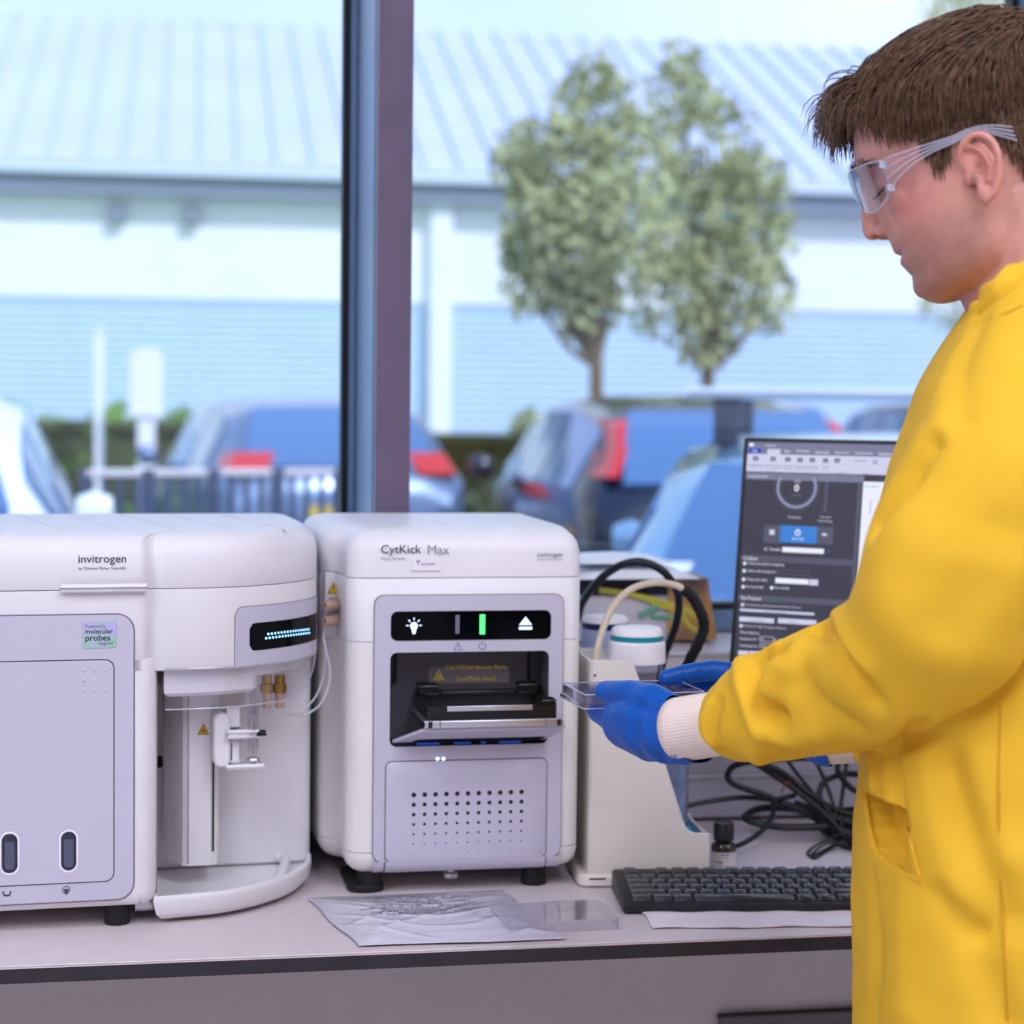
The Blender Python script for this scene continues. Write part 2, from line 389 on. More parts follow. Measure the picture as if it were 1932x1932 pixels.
# silver front with the tray opening
op = rrect(18.5, 207.5, 175, 285.5, 8, 6); outer = rrect(0, 224, 40, 352, 11, 6)
MB().ring_front(outer, op, -2.2, 0.6).build('front_panel', M_silver, asr)
lipo = []
for k in range(7):
    a = math.radians(15 * k); lipo.append([(x, -2.2 + 16 * (1 - math.cos(a)), 40.2 - 15.5 * math.sin(a)) for x in (0.3, 223.7)])
MB().loft(lipo, False, False, closed=False).build('front_panel_lip', M_silver, asr)
MB().ring_front(rrect(-.9, 224.9, 39, 352.9, 11.5, 6), rrect(.3, 223.7, 40.3, 351.7, 11, 6), -1.2, .3).build('panel_edge', M_line, asr)
# display bar
disp = MB().front(rrect(18.8, 209, 299.4, 333.6, 8, 6), -3.2, 0, .4).build('display_bar', M_gloss, asr)
G_ice = glow('icon_ice_white', (0.62, 0.72, 1.0, 1), 0.9); G_green = glow('icon_green', (0.10, 0.95, 0.22, 1), 0.8); M_gbar = mat('icon_grey', rgb(112, 110, 130), .5)
def poly(name, pts, y, m, parent, t=.25):
    return MB().front(pts, y - t, y).build(name, m, parent, smooth=False)
bc = FA.uz(781, 1181, -3)
bulb = MB()
bulb.front([(bc[0] + x, bc[1] + z) for x, z in arc2(0, 0, 4.6, -50, 230, 12) + [(-2.2, -7), (-1.6, -9.4), (1.6, -9.4), (2.2, -7)]], -3.5, -3.2)
for a in (0, 45, 90, 135, 180):
    c_, s_ = math.cos(math.radians(a)), math.sin(math.radians(a))
    q = [(bc[0] + c_ * r - s_ * w, bc[1] + 0.6 + s_ * r + c_ * w) for r, w in ((6.2, -.7), (9.2, -.7), (9.2, .7), (6.2, .7))]
    bulb.front(q, -3.5, -3.2)
bulb.build('light_bulb_icon', G_ice, disp, smooth=False)
def bar(x, y, w, h, m, nm):
    u, z = FA.uz(x, y, -3); MB().front(rrect(u - w / 2, u + w / 2, z - h / 2, z + h / 2, .5, 2), -3.5, -3.2).build(nm, m, disp, smooth=False)
bar(863, 1178, 5, 22, M_gbar, 'status_bar'); bar(910, 1178, 6.5, 23.5, G_green, 'power_bar')
u, z = FA.uz(991.5, 1175, -3)
MB().front([(u - 8, z - 2.6), (u + 8, z - 2.6), (u, z + 7.5)], -3.5, -3.2).front(rrect(u - 8, u + 8, z - 8.2, z - 4.6, .6, 2), -3.5, -3.2).build('eject_icon', G_ice, disp, smooth=False)
M_printb = mat('blue_grey_print', rgb(112, 108, 158), .6)
u, z = FA.uz(864, 1219, -2)
tri = [(u - 5.4, z - 4.8), (u + 5.4, z - 4.8), (u, z + 5.0)]
MB().ring_front(tri, inset2(tri, .8), -2.5, -2.2).front(rrect(u - .4, u + .4, z - 1.6, z + 2, .2, 1), -2.5, -2.2).front(rrect(u - .5, u + .5, z - 3.4, z - 2.4, .2, 1), -2.5, -2.2).build('alert_print', M_printb, asr, smooth=False)
u, z = FA.uz(910, 1218, -2)
pw = MB(); ro = [(u + r * math.cos(math.radians(a)), z - .6 + r * math.sin(math.radians(a))) for r in (4.6,) for a in range(115, 426, 10)]
pw.front(ro + [(u + 3.5 * math.cos(math.radians(a)), z - .6 + 3.5 * math.sin(math.radians(a))) for a in range(425, 114, -10)], -2.5, -2.2)
pw.front(rrect(u - .5, u + .5, z, z + 5, .2, 1), -2.5, -2.2).build('power_print', M_printb, asr, smooth=False)
# cavity
cav = MB()
cav.box(14, 212, 64, 66, 170, 290); cav.box(14, 212, 0.6, 65, 286, 289); cav.box(14, 18, .6, 65, 172, 289); cav.box(208, 212, .6, 65, 172, 289)
cav.build('cavity_shell', mat('cavity_plastic', rgb(88, 82, 90), .38, bump=.05), asr, smooth=False)
st = [(26, 172), (200, 172), (200, 238), (194, 243), (194, 278), (33, 278), (33, 243), (26, 238)]
MB().front(st, 55, 64, 1.5).build('cavity_door', mat('cavity_door_plastic', rgb(86, 80, 88), .35, bump=.05), asr, smooth=False)
MB().front(inset2(st, -4), 60.5, 64).build('cavity_seal', mat('cavity_seal_black', rgb(8, 8, 10), .4), asr, smooth=False)
a0 = FA.uz(809, 1290, 54); a1 = FA.uz(961, 1257, 54)
MB().front(rrect(a0[0], a1[0], a0[1], a1[1], .6, 2), 54.5, 55).build('caution_sticker', mat('sticker_grey', rgb(128, 120, 130), .4), asr, smooth=False)
M_yelb = mat('sticker_yellow', rgb(255, 222, 60), .4, vary=0)
stk = [o for o in asr.children if o.name.startswith('caution_sticker')][0]
c0 = FA.uz(840, 1274, 54); c1 = FA.uz(955, 1263, 54); c0 = (c0[0], c1[1] - 1.0)
lettering('caution_text', 'CAUTION! Moving Parts', c0[0], c0[1], c1[0] - c0[0], 6.6, 54.4, M_yelb, stk, bold=.02)
c2 = FA.uz(860, 1283, 54); c3 = FA.uz(935, 1279, 54)
lettering('hazard_text', 'Crush/Pinch Hazard', c2[0], c2[1] - 1, c3[0] - c2[0], 5.2, 54.4, M_yelb, stk)
u, z = FA.uz(828, 1274, 54); tri = [(u - 7.2, z - 5.8), (u + 7.2, z - 5.8), (u, z + 7)]
MB().ring_front(tri, inset2(tri, 1.1), 54.1, 54.5).front([(u - 3.6, z - 3.6), (u + 3.8, z - 3.4), (u + 3.4, z - 1.2), (u + .6, z - .6), (u - 1.2, z + 2.2), (u - 2.4, z + .6), (u - .6, z - 1.8), (u - 3.6, z - 2.4)], 54.1, 54.5).build('hazard_triangle', M_yelb, stk, smooth=False)
# cavity floor with its blue lights
MB().box(14, 212, -1.0, 65, 169, 176).build('cavity_floor', mat('cavity_floor_gloss', rgb(20, 24, 44), .12, vary=.1), asr, smooth=False)
G_blue = glow('led_blue', (0.03, 0.12, 0.8, 1), 0.35)
for q, (xx, ww) in enumerate(((52, 26), (96, 20), (128, 6), (150, 26))):
    MB().box(xx, xx + ww, 4, 6, 176.2, 177.4).build('blue_led', G_blue, asr, smooth=False)
# sliding tray
tray = empty('sample_tray'); tray.parent = asr
M_tray = mat('tray_black', rgb(20, 18, 20), .32, bump=.05)
M_alu = mat('tray_aluminium', rgb(205, 203, 212), .3, metal=.85, vary=.03)
x0, x1 = 48, 211
MB().box(x0 + 3, x1 - 3, -66, 52, 211, 214, 0).build('tray_plate', M_alu, tray, smooth=False)
MB().box(x0, x1, -72, -66, 207.5, 216, 1.2).build('tray_lip', M_alu, tray)
for xx in (x0 + 4.5, x1 - 9): MB().box(xx, xx + 5.5, -72.6, -70, 208, 215.4, .6).build('lip_clip', M_black, tray)
for xx in (x0 + 18, x1 - 22): MB().box(xx, xx + 1.2, -72.3, -70, 207.5, 216.1, 0).build('lip_slot', M_line, tray, smooth=False)
MB().ring_plan(rrect(x0 + 6, x1 - 7, -64, 46, 4, 4), rrect(x0 + 17, x1 - 17, -55, 34, 3, 4), 214, 231).build('plate_nest', M_tray, tray)
MB().box(x1 - 26, x1 - 7, -64, -40, 231, 237, 2).build('nest_corner', M_tray, tray)
MB().box(x0 + 7, x0 + 34, 20, 44, 231, 244, 2.5).build('nest_clamp', M_tray, tray)
MB().box(x1 - 36, x1 - 10, 20, 44, 231, 244, 2.5).build('nest_clamp', M_tray, tray)
MB().box(x0 + 34, x1 - 36, 28, 40, 231, 235, 1.5).build('nest_rail', M_tray, tray)
MB().box(x0 + 27, x1 - 36, -65.6, -63.5, 225.5, 231.5, .6).build('nest_bar', M_alu, tray)
# folded-down door flap below the tray
flap = [[(22, -2, 180), (204, -2, 180), (204, -2, 183.5), (22, -2, 183.5)], [(46, -66, 203), (213, -66, 203), (213, -66, 206.5), (46, -66, 206.5)]]
MB().loft(flap).build('tray_flap', M_silver, asr, smooth=False)
MB().loft([[(44, -8, 181.2), (196, -8, 181.2), (196, -8, 181.8), (44, -8, 181.8)], [(50, -20, 185), (200, -20, 185), (200, -20, 185.6), (50, -20, 185.6)]]).build('flap_window', M_gloss, asr, smooth=False)
# lower door with its grid of holes
door_o = rrect(14.5, 206, 40, 157.5, 7, 6)
MB().front(inset2(door_o, -1.0), -2.5, -1.0).build('door_gap', M_gap, asr)
door = MB()
gx = [41.1 + 12.86 * k for k in range(12)]; gz = [124.0 - 11.6 * k for k in range(8)]
rad = [2.9, 2.6, 2.25, 1.85, 1.4, 1.0, .6]
N = 16
for i in range(11):
    for j in range(7):
        xa, xb, za, zb = gx[i], gx[i + 1], gz[j + 1], gz[j]; cx, cz = (xa + xb) / 2, (za + zb) / 2; r = rad[j]
        sq = []; ci = []
        for k in range(N):
            a = 2 * math.pi * (k + .5) / N; c_, s_ = math.cos(a), math.sin(a); q = 1 / max(abs(c_), abs(s_))
            sq.append((cx + c_ * q * (xb - xa) / 2, cz + s_ * q * (zb - za) / 2)); ci.append((cx + c_ * r, cz + s_ * r))
        # square corners
        sq2 = []
        for (x, z) in sq: sq2.append((x, z))
        door.loft([[(x, -3.4, z) for x, z in sq2], [(x, -3.4, z) for x, z in ci], [(x, -2.2, z) for x, z in ci]], False, False)
        for k in range(4):                                 # fill the four little corners
            sx, sz = ((1, 1), (-1, 1), (-1, -1), (1, -1))[k]
            cxr, czr = cx + sx * (xb - xa) / 2, cz + sz * (zb - za) / 2
            near = sorted(sq2, key=lambda p: (p[0] - cxr) ** 2 + (p[1] - czr) ** 2)[:2]
            door.add([(near[0][0], -3.4, near[0][1]), (near[1][0], -3.4, near[1][1]), (cxr, -3.4, czr)], [(0, 1, 2)])
hole = [(gx[0], gz[7]), (gx[11], gz[7]), (gx[11], gz[0]), (gx[0], gz[0])]
hole28 = []
for k in range(4):
    p, q = hole[k], hole[(k + 1) % 4]
    for t_ in range(7): hole28.append((p[0] + (q[0] - p[0]) * t_ / 7, p[1] + (q[1] - p[1]) * t_ / 7))
n0 = min(range(28), key=lambda k: (door_o[k][0] - 14.5) ** 2 + (door_o[k][1] - 40) ** 2)
do2 = door_o[n0:] + door_o[:n0]
door.loft([[(x, -1.5, z) for x, z in do2], [(x, -3.1, z) for x, z in do2], [(x, -3.4, z) for x, z in inset2(do2, .4)], [(x, -3.4, z) for x, z in hole28]], False, False)
door.build('lower_door', M_silver, asr)
lip2 = [[(x, -3.4 + 16 * (1 - math.cos(math.radians(15 * k))), 40.4 - 16.2 * math.sin(math.radians(15 * k))) for x in (14.6, 205.9)] for k in range(7)]
MB().loft(lip2, False, False, closed=False).build('lower_door_lip', M_silver, asr)
for xx in (13.4, 206): MB().loft([[(x, -3.0 + 16 * (1 - math.cos(math.radians(15 * k))), 40.4 - 15.9 * math.sin(math.radians(15 * k))) for x in (xx, xx + 1.1)] for k in range(7)], False, False, closed=False).build('door_gap_lip', M_gap, asr)
G_led = glow('led_white', (0.5, 0.7, 1.0, 1), 2.0)
for px in (826, 837):
    u, z = FA.uz(px, 1432, -4); MB().lathe([(0, 0), (2.2, 0), (1.6, -.8), (0, -1)], (u, -3.0, z), 10, 'y').build('indicator_light', G_led, asr)
# printing
def print_px(name, s, x0, x1, y0, y1, fr, v, m, parent, **kw):
    a, b = fr.uz(x0, y1, v), fr.uz(x1, y0, v); lettering(name, s, a[0], a[1], b[0] - a[0], b[1] - a[1], v, m, parent, **kw)
print_px('product_name', 'CytKick', 719, 795, 1028, 1049, FA, .4, M_ink, lid, bold=.004)
print_px('product_name', 'Max', 807, 848, 1028, 1046, FA, .4, M_inkl, lid)
print_px('product_subtitle', 'Auto Sampler', 719, 766, 1050, 1058, FA, .2, M_inkl, lid)
print_px('maker_name', 'invitrogen', 1014, 1061, 1042, 1053, FA, .2, M_ink, lid)
print_px('maker_subtitle', 'by Thermo Fisher Scientific', 1014, 1061, 1054, 1058, FA, .2, M_ink, lid)
a, b = FA.uz(777, 1077, 0), FA.uz(832, 1055, 0)
tag_o = MB().front(rrect(a[0], b[0], a[1], b[1], 1, 2), -.3, .6).build('asset_tag', mat('tag_white', rgb(238, 232, 240), .4), lid, smooth=False)
print_px('asset_number', 'AB-03847', 794, 821, 1062, 1067, FA, -.3, M_ink, tag_o)
u, z = FA.uz(789, 1061, 0)
MB().front([(u - 3, z + 2.4), (u + 3, z + 2.4), (u + .6, z - 1), (u + .6, z - 3), (u - .6, z - 3), (u - .6, z - 1)], -.6, -.3).build('tag_logo', M_inkl, tag_o, smooth=False)
# left flank: warning sticker and two tube fittings, on the slanted shoulder
def on_flank(x, y, v): u, z = FA.uz(x, y, v); return u, v, z
def triangle_sticker(nm, c, w, h, y, parent, glyph='bang'):
    u, z = c; t = [(u - w / 2, z - h * .42), (u + w / 2, z - h * .42), (u, z + h * .58)]
    o = MB().front(t, y - .3, y).build(nm, M_yellow, parent, smooth=False)
    MB().ring_front(inset2(t, .5), inset2(t, 1.3), y - .5, y - .25).build('sticker_border', M_blackink, o, smooth=False)
    g = MB()
    if glyph == 'bang':
        g.front([(u - .8, z + h * .22), (u + .8, z + h * .22), (u + .4, z - h * .12), (u - .4, z - h * .12)], y - .5, y - .25).front(rrect(u - .6, u + .6, z - h * .27, z - h * .19, .3, 2), y - .5, y - .25)
    else:
        for a in (90, 210, 330):
            cx, cz = u + 1.5 * math.cos(math.radians(a)), z - h * .08 + 1.5 * math.sin(math.radians(a))
            ro = [(cx + 1.5 * math.cos(math.radians(q)), cz + 1.5 * math.sin(math.radians(q))) for q in range(0, 360, 30)]
            ri = [(cx + .8 * math.cos(math.radians(q)), cz + .8 * math.sin(math.radians(q))) for q in range(0, 360, 30)]
            g.ring_front(ro, ri, y - .5, y - .25)
    g.build('sticker_symbol', M_blackink, o, smooth=False)
    return o
fl = MB()
for y_ in (0,): fl.front(rrect(-49, -36, 296, 372, 2, 3), 80, 99, 1)
fl.build('side_pad', M_white, asr)
u, z = FA.uz(629, 1111, 79); triangle_sticker('warning_sticker', (u, z), 15, 15, 80, asr)
for py in (1139, 1168):
    u, z = FA.uz(630, py, 70)
    f = MB().lathe([(0, 0), (8.4, 0), (8.4, 8), (6.5, 9), (6.5, 14), (0, 14)], (u, 66, z), 6, 'y').build('tube_fitting', M_beige, asr, angle=30)
    q = MB().lathe([(0, 0), (5, 0), (5.8, -5), (5.8, -16), (4.4, -17), (2.5, -17), (2.5, -10), (0, -10)], (0, 0, 0), 14, 'x').build('fitting_nut', M_beige, f)
    q.location = (u * .001, .060, z * .001); q.rotation_euler = (0, 0, math.radians(38))
# feet and under-side screw
for (px, py, big) in ((700, 1684, 1), (1012, 1671, 0)):
    u, v = FA.uv(px, py, 0)
    MB().lathe([(0, 0), (15, 0), (15.5, 2), (14, 25.2), (0, 25.2)], (u, v + 16, 0), 24).build('foot', M_rubber, asr)
    if big: MB().plan(rrect(u - 26, u + 17, v - 1, v + 110, 16, 5), [(0, 2), (1, 0), (6, 0), (8, 2)]).build('foot_plate', M_rubber, asr)
for (u_, v_) in ((20, 320), (200, 320)): MB().lathe([(0, 0), (15, 0), (14, 25.2), (0, 25.2)], (u_, v_, 0), 20).build('foot', M_rubber, asr)
u, z = FA.uz(850, 1652, 25)
MB().lathe([(0, 0), (9, 0), (9.5, 1.5), (9.5, 5), (4, 6), (4, 14), (0, 14)], (u, 25, 13), 20).build('thumb_screw', M_steel, asr)
u, z = FA.uz(936, 1650, 60)
MB().box(u - 14, u + 14, 60, 72, 12, 17, 2).build('cable_clip', M_white, asr)
MB().tube(catmull([(u + 14, 66, 14), (u + 40, 62, 13), (u + 70, 66, 14), (u + 90, 80, 16)], 5), 2.2, 6).build('under_cable', M_rubber, asr)

# ------------------------------------------------------------------ flow cytometer
FC = Frame((-.0253, .13, BZ), 3.7)
cyt = empty('flow_cytometer', FC.O, FC.a, label='large white flow cytometer with a silver door and a rounded sampling end', cat='lab instrument')
P_curve = [(52, 7), (90, 8), (127, 15), (163, 33), (198, 62), (226, 101), (239, 142), (244, 200)]
P_curve = [tuple(p) for p in catmull(P_curve, 5)]
P_up = [(-335, 0), (-150, 0), (20, 0)] + arc2(24, 12, 12, 270, 340, 5) + [(40, 11), (45, 8)] + P_curve + [(246, 300)] + arc2(216, 400, 30, 0, 90, 5) + [(-335, 430)]
MB().plan(P_up, [(280, 3), (281.2, .6), (282, 0), (369.6, 0), (370.2, .6)]).build('upper_body', M_white, cyt)
MB().plan(P_up, [(281, 1.6), (373, 1.6)]).build('seam_core', M_line, cyt)
clid = MB().plan(P_up, [(371.2, .6), (372, 0), (404, 0.5), (412, 2), (419, 5), (424, 7, .985), (428, 7, .95), (430.2, 7, .88), (430.8, 7, .4)]).build('lid', M_white, cyt)
# raised deck on the lid with its ribs
P_deck = inset2(P_up if area2(P_up) > 0 else P_up[::-1], 44)
for k in range(9):
    uu = -305 + 62 * k
    MB().loft([[(uu, 60, 430.0), (uu + 3, 60, 430.0), (uu + 3, 60, 431.6), (uu, 60, 431.6)], [(uu - 45, 360, 430.0), (uu - 42, 360, 430.0), (uu - 42, 360, 431.6), (uu - 45, 360, 431.6)]]).build('lid_rib', M_white, clid, smooth=False)
arcp = [(165, 110, 430.6), (180, 140, 430.6), (186, 190, 430.6), (182, 250, 430.6), (165, 300, 430.6)]
MB().tube(catmull(arcp, 6), 1.6, 6).build('lid_rib', M_white, clid)
# handle ridge on the lid front
a = FC.uz(113, 1109, -4); b = FC.uz(281, 1104, -4)
MB().box(a[0], 33, -9, 6, 368.5, 378, 3.5).build('lid_handle', M_white, clid)
# main body with the silver front
P_lo = [(-335, 0), (-150, 0), (24, 0)] + arc2(24, 20, 20, 270, 360, 6) + [(44, 120), (44, 430), (-335, 430)]
MB().plan(P_lo, [(23, 12), (25, 6), (30, 2), (38, 0), (294, 0), (294.5, .6)]).build('main_body', M_white, cyt)
pan = rrect(-420, 18, 33, 344, 18, 6)
pan = [(max(x, -334), z) for x, z in pan]
MB().front(inset2(pan, -1.4), -.9, .5).build('panel_edge', M_line, cyt)
MB().front(pan, -1.6, .3, .5).build('front_panel', M_silver, cyt)
dr = [(max(x, -333), z) for x, z in rrect(-420, -3.5, 54, 295, 9, 6)]
MB().front(inset2(dr, -1.1), -1.9, -1.0).build('door_gap', M_gap, cyt)
cdoor = MB().front(dr, -3.2, -1.2, .4).build('door', M_silver, cyt)
for i in range(3):
    for j in range(3):
        u, z = FC.uz(159 + 19.4 * i, 1265 + 18.8 * j, -3)
        MB().lathe([(0, -.1), (1.5, -.1), (1.9, -.35), (1.5, -.7), (0, -.9)], (u, -3.2, z), 10, 'y').build('door_dimple', M_silver, cdoor)
M_slot = mat('slot_dark', rgb(50, 50, 66), .2, vary=.3, vscale=60)
for (xa, xb, ya, yb) in ((3, 33, 1572, 1648), (115, 144, 1568, 1643)):
    a = FC.uz(xa, yb, -3); b = FC.uz(xb, ya, -3)
    o = rrect(a[0], b[0], a[1], b[1], 8, 6); h = inset2(o, -2.0)
    w = MB().ring_front(h, o, -4.0, -3.0).build('level_window', mat('window_rim', rgb(240, 238, 246), .3), cdoor)
    MB().front(o, -3.4, -3.0).build('window_glass', M_slot, w, smooth=False)
    cxx = (a[0] + b[0]) / 2
    MB().lathe([(0, 0), (4.5, 0), (5.6, 6), (5.6, 30), (0, 30)], (cxx, -3.3, a[1] + 4), 12, 'z', sy=.05).build('liquid_float', mat('float_grey', rgb(84, 84, 108), .3), w)
# printed symbols under the door
u, z = FC.uz(13, 1685, -2)
MB().front([(u - 5, z + 2), (u - 3.2, z + 2), (u - 2.2, z - 1.6), (u + 2.2, z - 1.6), (u + 3.2, z + 2), (u + 5, z + 2), (u + 3.2, z - 3.6), (u - 3.2, z - 3.6)], -1.9, -1.5).build('waste_symbol', M_ink, cyt, smooth=False)
u, z = FC.uz(125, 1680, -2)
g = MB().ring_front(arc2(u, z + .6, 4.4, 0, 330, 11), arc2(u, z + .6, 3.6, 0, 330, 11), -1.9, -1.5)
g.front([(u - 3, z + 1.6), (u + 3, z + 1.6), (u + 2, z - 1.4), (u, z - 5.6), (u - 2, z - 1.4)], -1.9, -1.5).build('fluid_symbol', M_ink, cyt, smooth=False)
# holographic sticker
a = FC.uz(154, 1224, -2); b = FC.uz(220, 1171, -2)
M_holo = mat('holographic_film', rgb(170, 205, 190), .18, coat=.6)
mix_in(M_holo, 'ShaderNodeTexNoise', rgb(150, 205, 170), rgb(190, 180, 225), scale=55, lo=.35, hi=.65)
hs = MB().front(rrect(a[0], b[0], a[1], b[1], 3, 4), -2.6, -1.6, .6).build('hologram_sticker', M_holo, cyt)
print_px('sticker_text', 'Powered by', 161, 199, 1178, 1187, FC, -2.6, M_ink, hs)
print_px('sticker_text', 'molecular', 161, 213, 1186, 1196, FC, -2.6, M_blackink, hs, bold=.012)
print_px('sticker_text', 'probes', 161, 208, 1197, 1213, FC, -2.6, M_blackink, hs, bold=.012)
print_px('sticker_text', 'reagents', 185, 213, 1211, 1219, FC, -2.6, M_ink, hs)
print_px('maker_name', 'invitrogen', 148, 238, 1047, 1067, FC, -.1, M_ink, clid, bold=.004)
print_px('maker_subtitle', 'by Thermo Fisher Scientific', 148, 238, 1069, 1077, FC, -.1, M_ink, clid)
# foot
for u_ in (-300, 2):
    for v_ in (28, 390): MB().lathe([(0, 0), (13.5, 0), (14, 1.5), (13.5, 23.5), (0, 23.5)], (u_, v_, 0), 24).build('foot', M_rubber, cyt)
MB().box(20, 44, 30, 42, 10, 22, 2).build('latch', M_steel, cyt)
# sampling bay
P_bay = [(44, 176), (205, 176)] + arc2(222, 176 + 18, 18, 270, 360, 5) + [(242, 300)] + arc2(212, 400, 28, 0, 90, 4) + [(44, 428)]
MB().plan(P_bay, [(22, 3), (25, 0), (281, 0)]).build('bay_back', M_white, cyt)
MB().box(44.2, 45.2, 22, 176, 24, 281).build('bay_side', mat('bay_shade_grey', rgb(150, 143, 142), .5), cyt, smooth=False)  # grey sheet paints the shade onto the white bay wall
cup = MB().plan([(52, 18), (92, 20), (122, 26), (150, 40), (158, 52), (158, 160), (52, 160)], [(250, 4), (254, 0), (281, 0)]).build('bay_ceiling', M_white, cyt)
MB().plan([(120, 40), (152, 44), (190, 72), (215, 108), (226, 150), (226, 175), (120, 175)], [(266, 4), (269, 0), (281, 0)]).build('bay_ceiling', M_white, cyt)
# clear shield following the rounded front
def shield():
    pts = [p for p in P_curve if p[0] < 236]; n = len(pts); rings = []
    L = [0.0]
    for i in range(1, n): L.append(L[-1] + math.dist(pts[i], pts[i - 1]))
    for i, (x, y) in enumerate(pts):
        t = L[i] / L[-1]; zb = 238 if t < .72 else 238 + 42 * ((t - .72) / .28) ** 1.6
        i0, i1 = max(i - 1, 0), min(i + 1, n - 1); tx, ty = pts[i1][0] - pts[i0][0], pts[i1][1] - pts[i0][1]; l = math.hypot(tx, ty); nx, ny = ty / l, -tx / l
        rings.append([(x + nx * 1.0, y + ny * 1.0, zb), (x + nx * 1.0, y + ny * 1.0, 284), (x - nx * 2.0, y - ny * 2.0, 284), (x - nx * 2.0, y - ny * 2.0, zb)])
    return MB().loft(rings)
shield().build('splash_shield', M_clear, cyt)
ed = []
pts = [p for p in P_curve if p[0] < 236]
for i, (x, y) in enumerate(pts): ed.append((x, y - .5, 282.4))
MB().tube(ed, 1.5, 6).build('shield_rim', mat('acrylic_edge', rgb(205, 202, 212), .15, trans=.3), cyt)
ed2 = []
L = [0.0]
for i in range(1, len(pts)): L.append(L[-1] + math.dist(pts[i], pts[i - 1]))
for i, (x, y) in enumerate(pts):
    t = L[i] / L[-1]; ed2.append((x, y - .5, 238 if t < .72 else 238 + 42 * ((t - .72) / .28) ** 1.6))
MB().tube(ed2, .9, 6).build('shield_edge', MATS['acrylic_edge'], cyt)
# silver display cover on the curve
def on_curve(u, z, off):
    """point on the rounded front at abscissa u, pushed out by off"""
    i = max(1, min(len(P_curve) - 1, next((k for k, p in enumerate(P_curve) if p[0] >= u), len(P_curve) - 1)))
    (xa, ya), (xb, yb) = P_curve[i - 1], P_curve[i]; t = (u - xa) / max(xb - xa, 1e-6)
    tx, ty = xb - xa, yb - ya; l = math.hypot(tx, ty)
    return (u + ty / l * off, ya + (yb - ya) * t - tx / l * off, z)
def curved_slab(outline_uz, off, nm, m, parent, sub=26, t=1.0):
    us = [p[0] for p in outline_uz]; u0, u1 = min(us), max(us); mb = MB(); rings = []
    for k in range(sub + 1):
        u = u0 + (u1 - u0) * k / sub; zs = []
        for i in range(len(outline_uz)):
            (a, za), (b, zb) = outline_uz[i - 1], outline_uz[i]
            if (a - u) * (b - u) <= 0 and abs(a - b) > 1e-9: zs.append(za + (zb - za) * (u - a) / (b - a))
        if len(zs) < 2: zs = [p[1] for p in outline_uz if abs(p[0] - u) < 1e-6]
        lo, hi = min(zs), max(zs)
        if hi - lo < .2: hi = lo + .2
        rings.append([on_curve(u, lo, off), on_curve(u, hi, off), on_curve(u, hi, off - t), on_curve(u, lo, off - t)])
    return mb.loft(rings).build(nm, m, parent, angle=30)
def at_curve(x, y):
    """pixel -> (u, z) on the rounded front"""
    v = 30.0
    for _ in range(30):
        u, z = FC.uz(x, y, v); v = on_curve(min(max(u, 53), 243), z, 0)[1]
    return u, z
c0 = at_curve(443, 1264); c1 = at_curve(446, 1146); c2 = at_curve(592, 1134)
pnl = curved_slab([(c0[0], 283.5)] + arc2(c0[0] + 9, c1[1] - 9, 9, 180, 90, 5) + [(238, c1[1]), (238, 283.5)], .8, 'display_cover', M_silver, cyt)
curved_slab([(c0[0] - .8, 283.5)] + arc2(c0[0] + 9, c1[1] - 9, 9.8, 180, 90, 5) + [(239, c1[1] + .8), (239, 283.5)], .4, 'cover_edge', M_line, cyt)
d0 = at_curve(470, 1228); d1 = at_curve(472, 1176)
scr = curved_slab(arc2(d0[0] + 6, d0[1] + 6, 6, 270, 180, 4) + arc2(d0[0] + 6, d1[1] - 6, 6, 180, 90, 4) + [(235, d1[1]), (235, d0[1])], 1.4, 'display_screen', M_gloss, pnl)
G_cy = glow('led_cyan', (0.30, 0.68, 1.0, 1), 1.6)
for row, (xs, ys, xe, ye, n) in enumerate(((504, 1196, 580, 1187, 16), (500, 1204, 581, 1194, 17))):
    for k in range(n):
        q_ = k / (n - 1); t = q_ * (1.32 - .32 * q_); sp = 1.32 - .64 * q_
        u, z = at_curve(xs + (xe - xs) * t, ys + (ye - ys) * t); p = on_curve(u, z, 1.9)
        MB().lathe([(0, .5), (1.3, .4), (1.3, -.1), (0, -.3)], p, 10, 'y', sx=sp / 1.32).build('display_led', G_cy, scr)
# sampling column
col = empty('sampling_column'); col.parent = cyt
P_col = [(60, 140), (60, 128), (79, 94), (84, 91), (110, 91), (118, 95), (121, 103), (121, 140)]
MB().loft([[(x, y, (44 if y < 100 else 52) + 0) for x, y in P_col], [(x, y, 262) for x, y in P_col]]).build('column_shell', M_white, col, angle=20)
MB().box(112, 115, 89.6, 93, 60, 200, .5).build('column_slot', M_gap, col)
MB().box(84.5, 85.5, 90.4, 92, 46, 262).build('column_line', M_line, col, smooth=False)
u, z = FC.uz(384, 1377, 90); triangle_sticker('biohazard_sticker', (u, z), 14, 14, 91, col, 'bio')
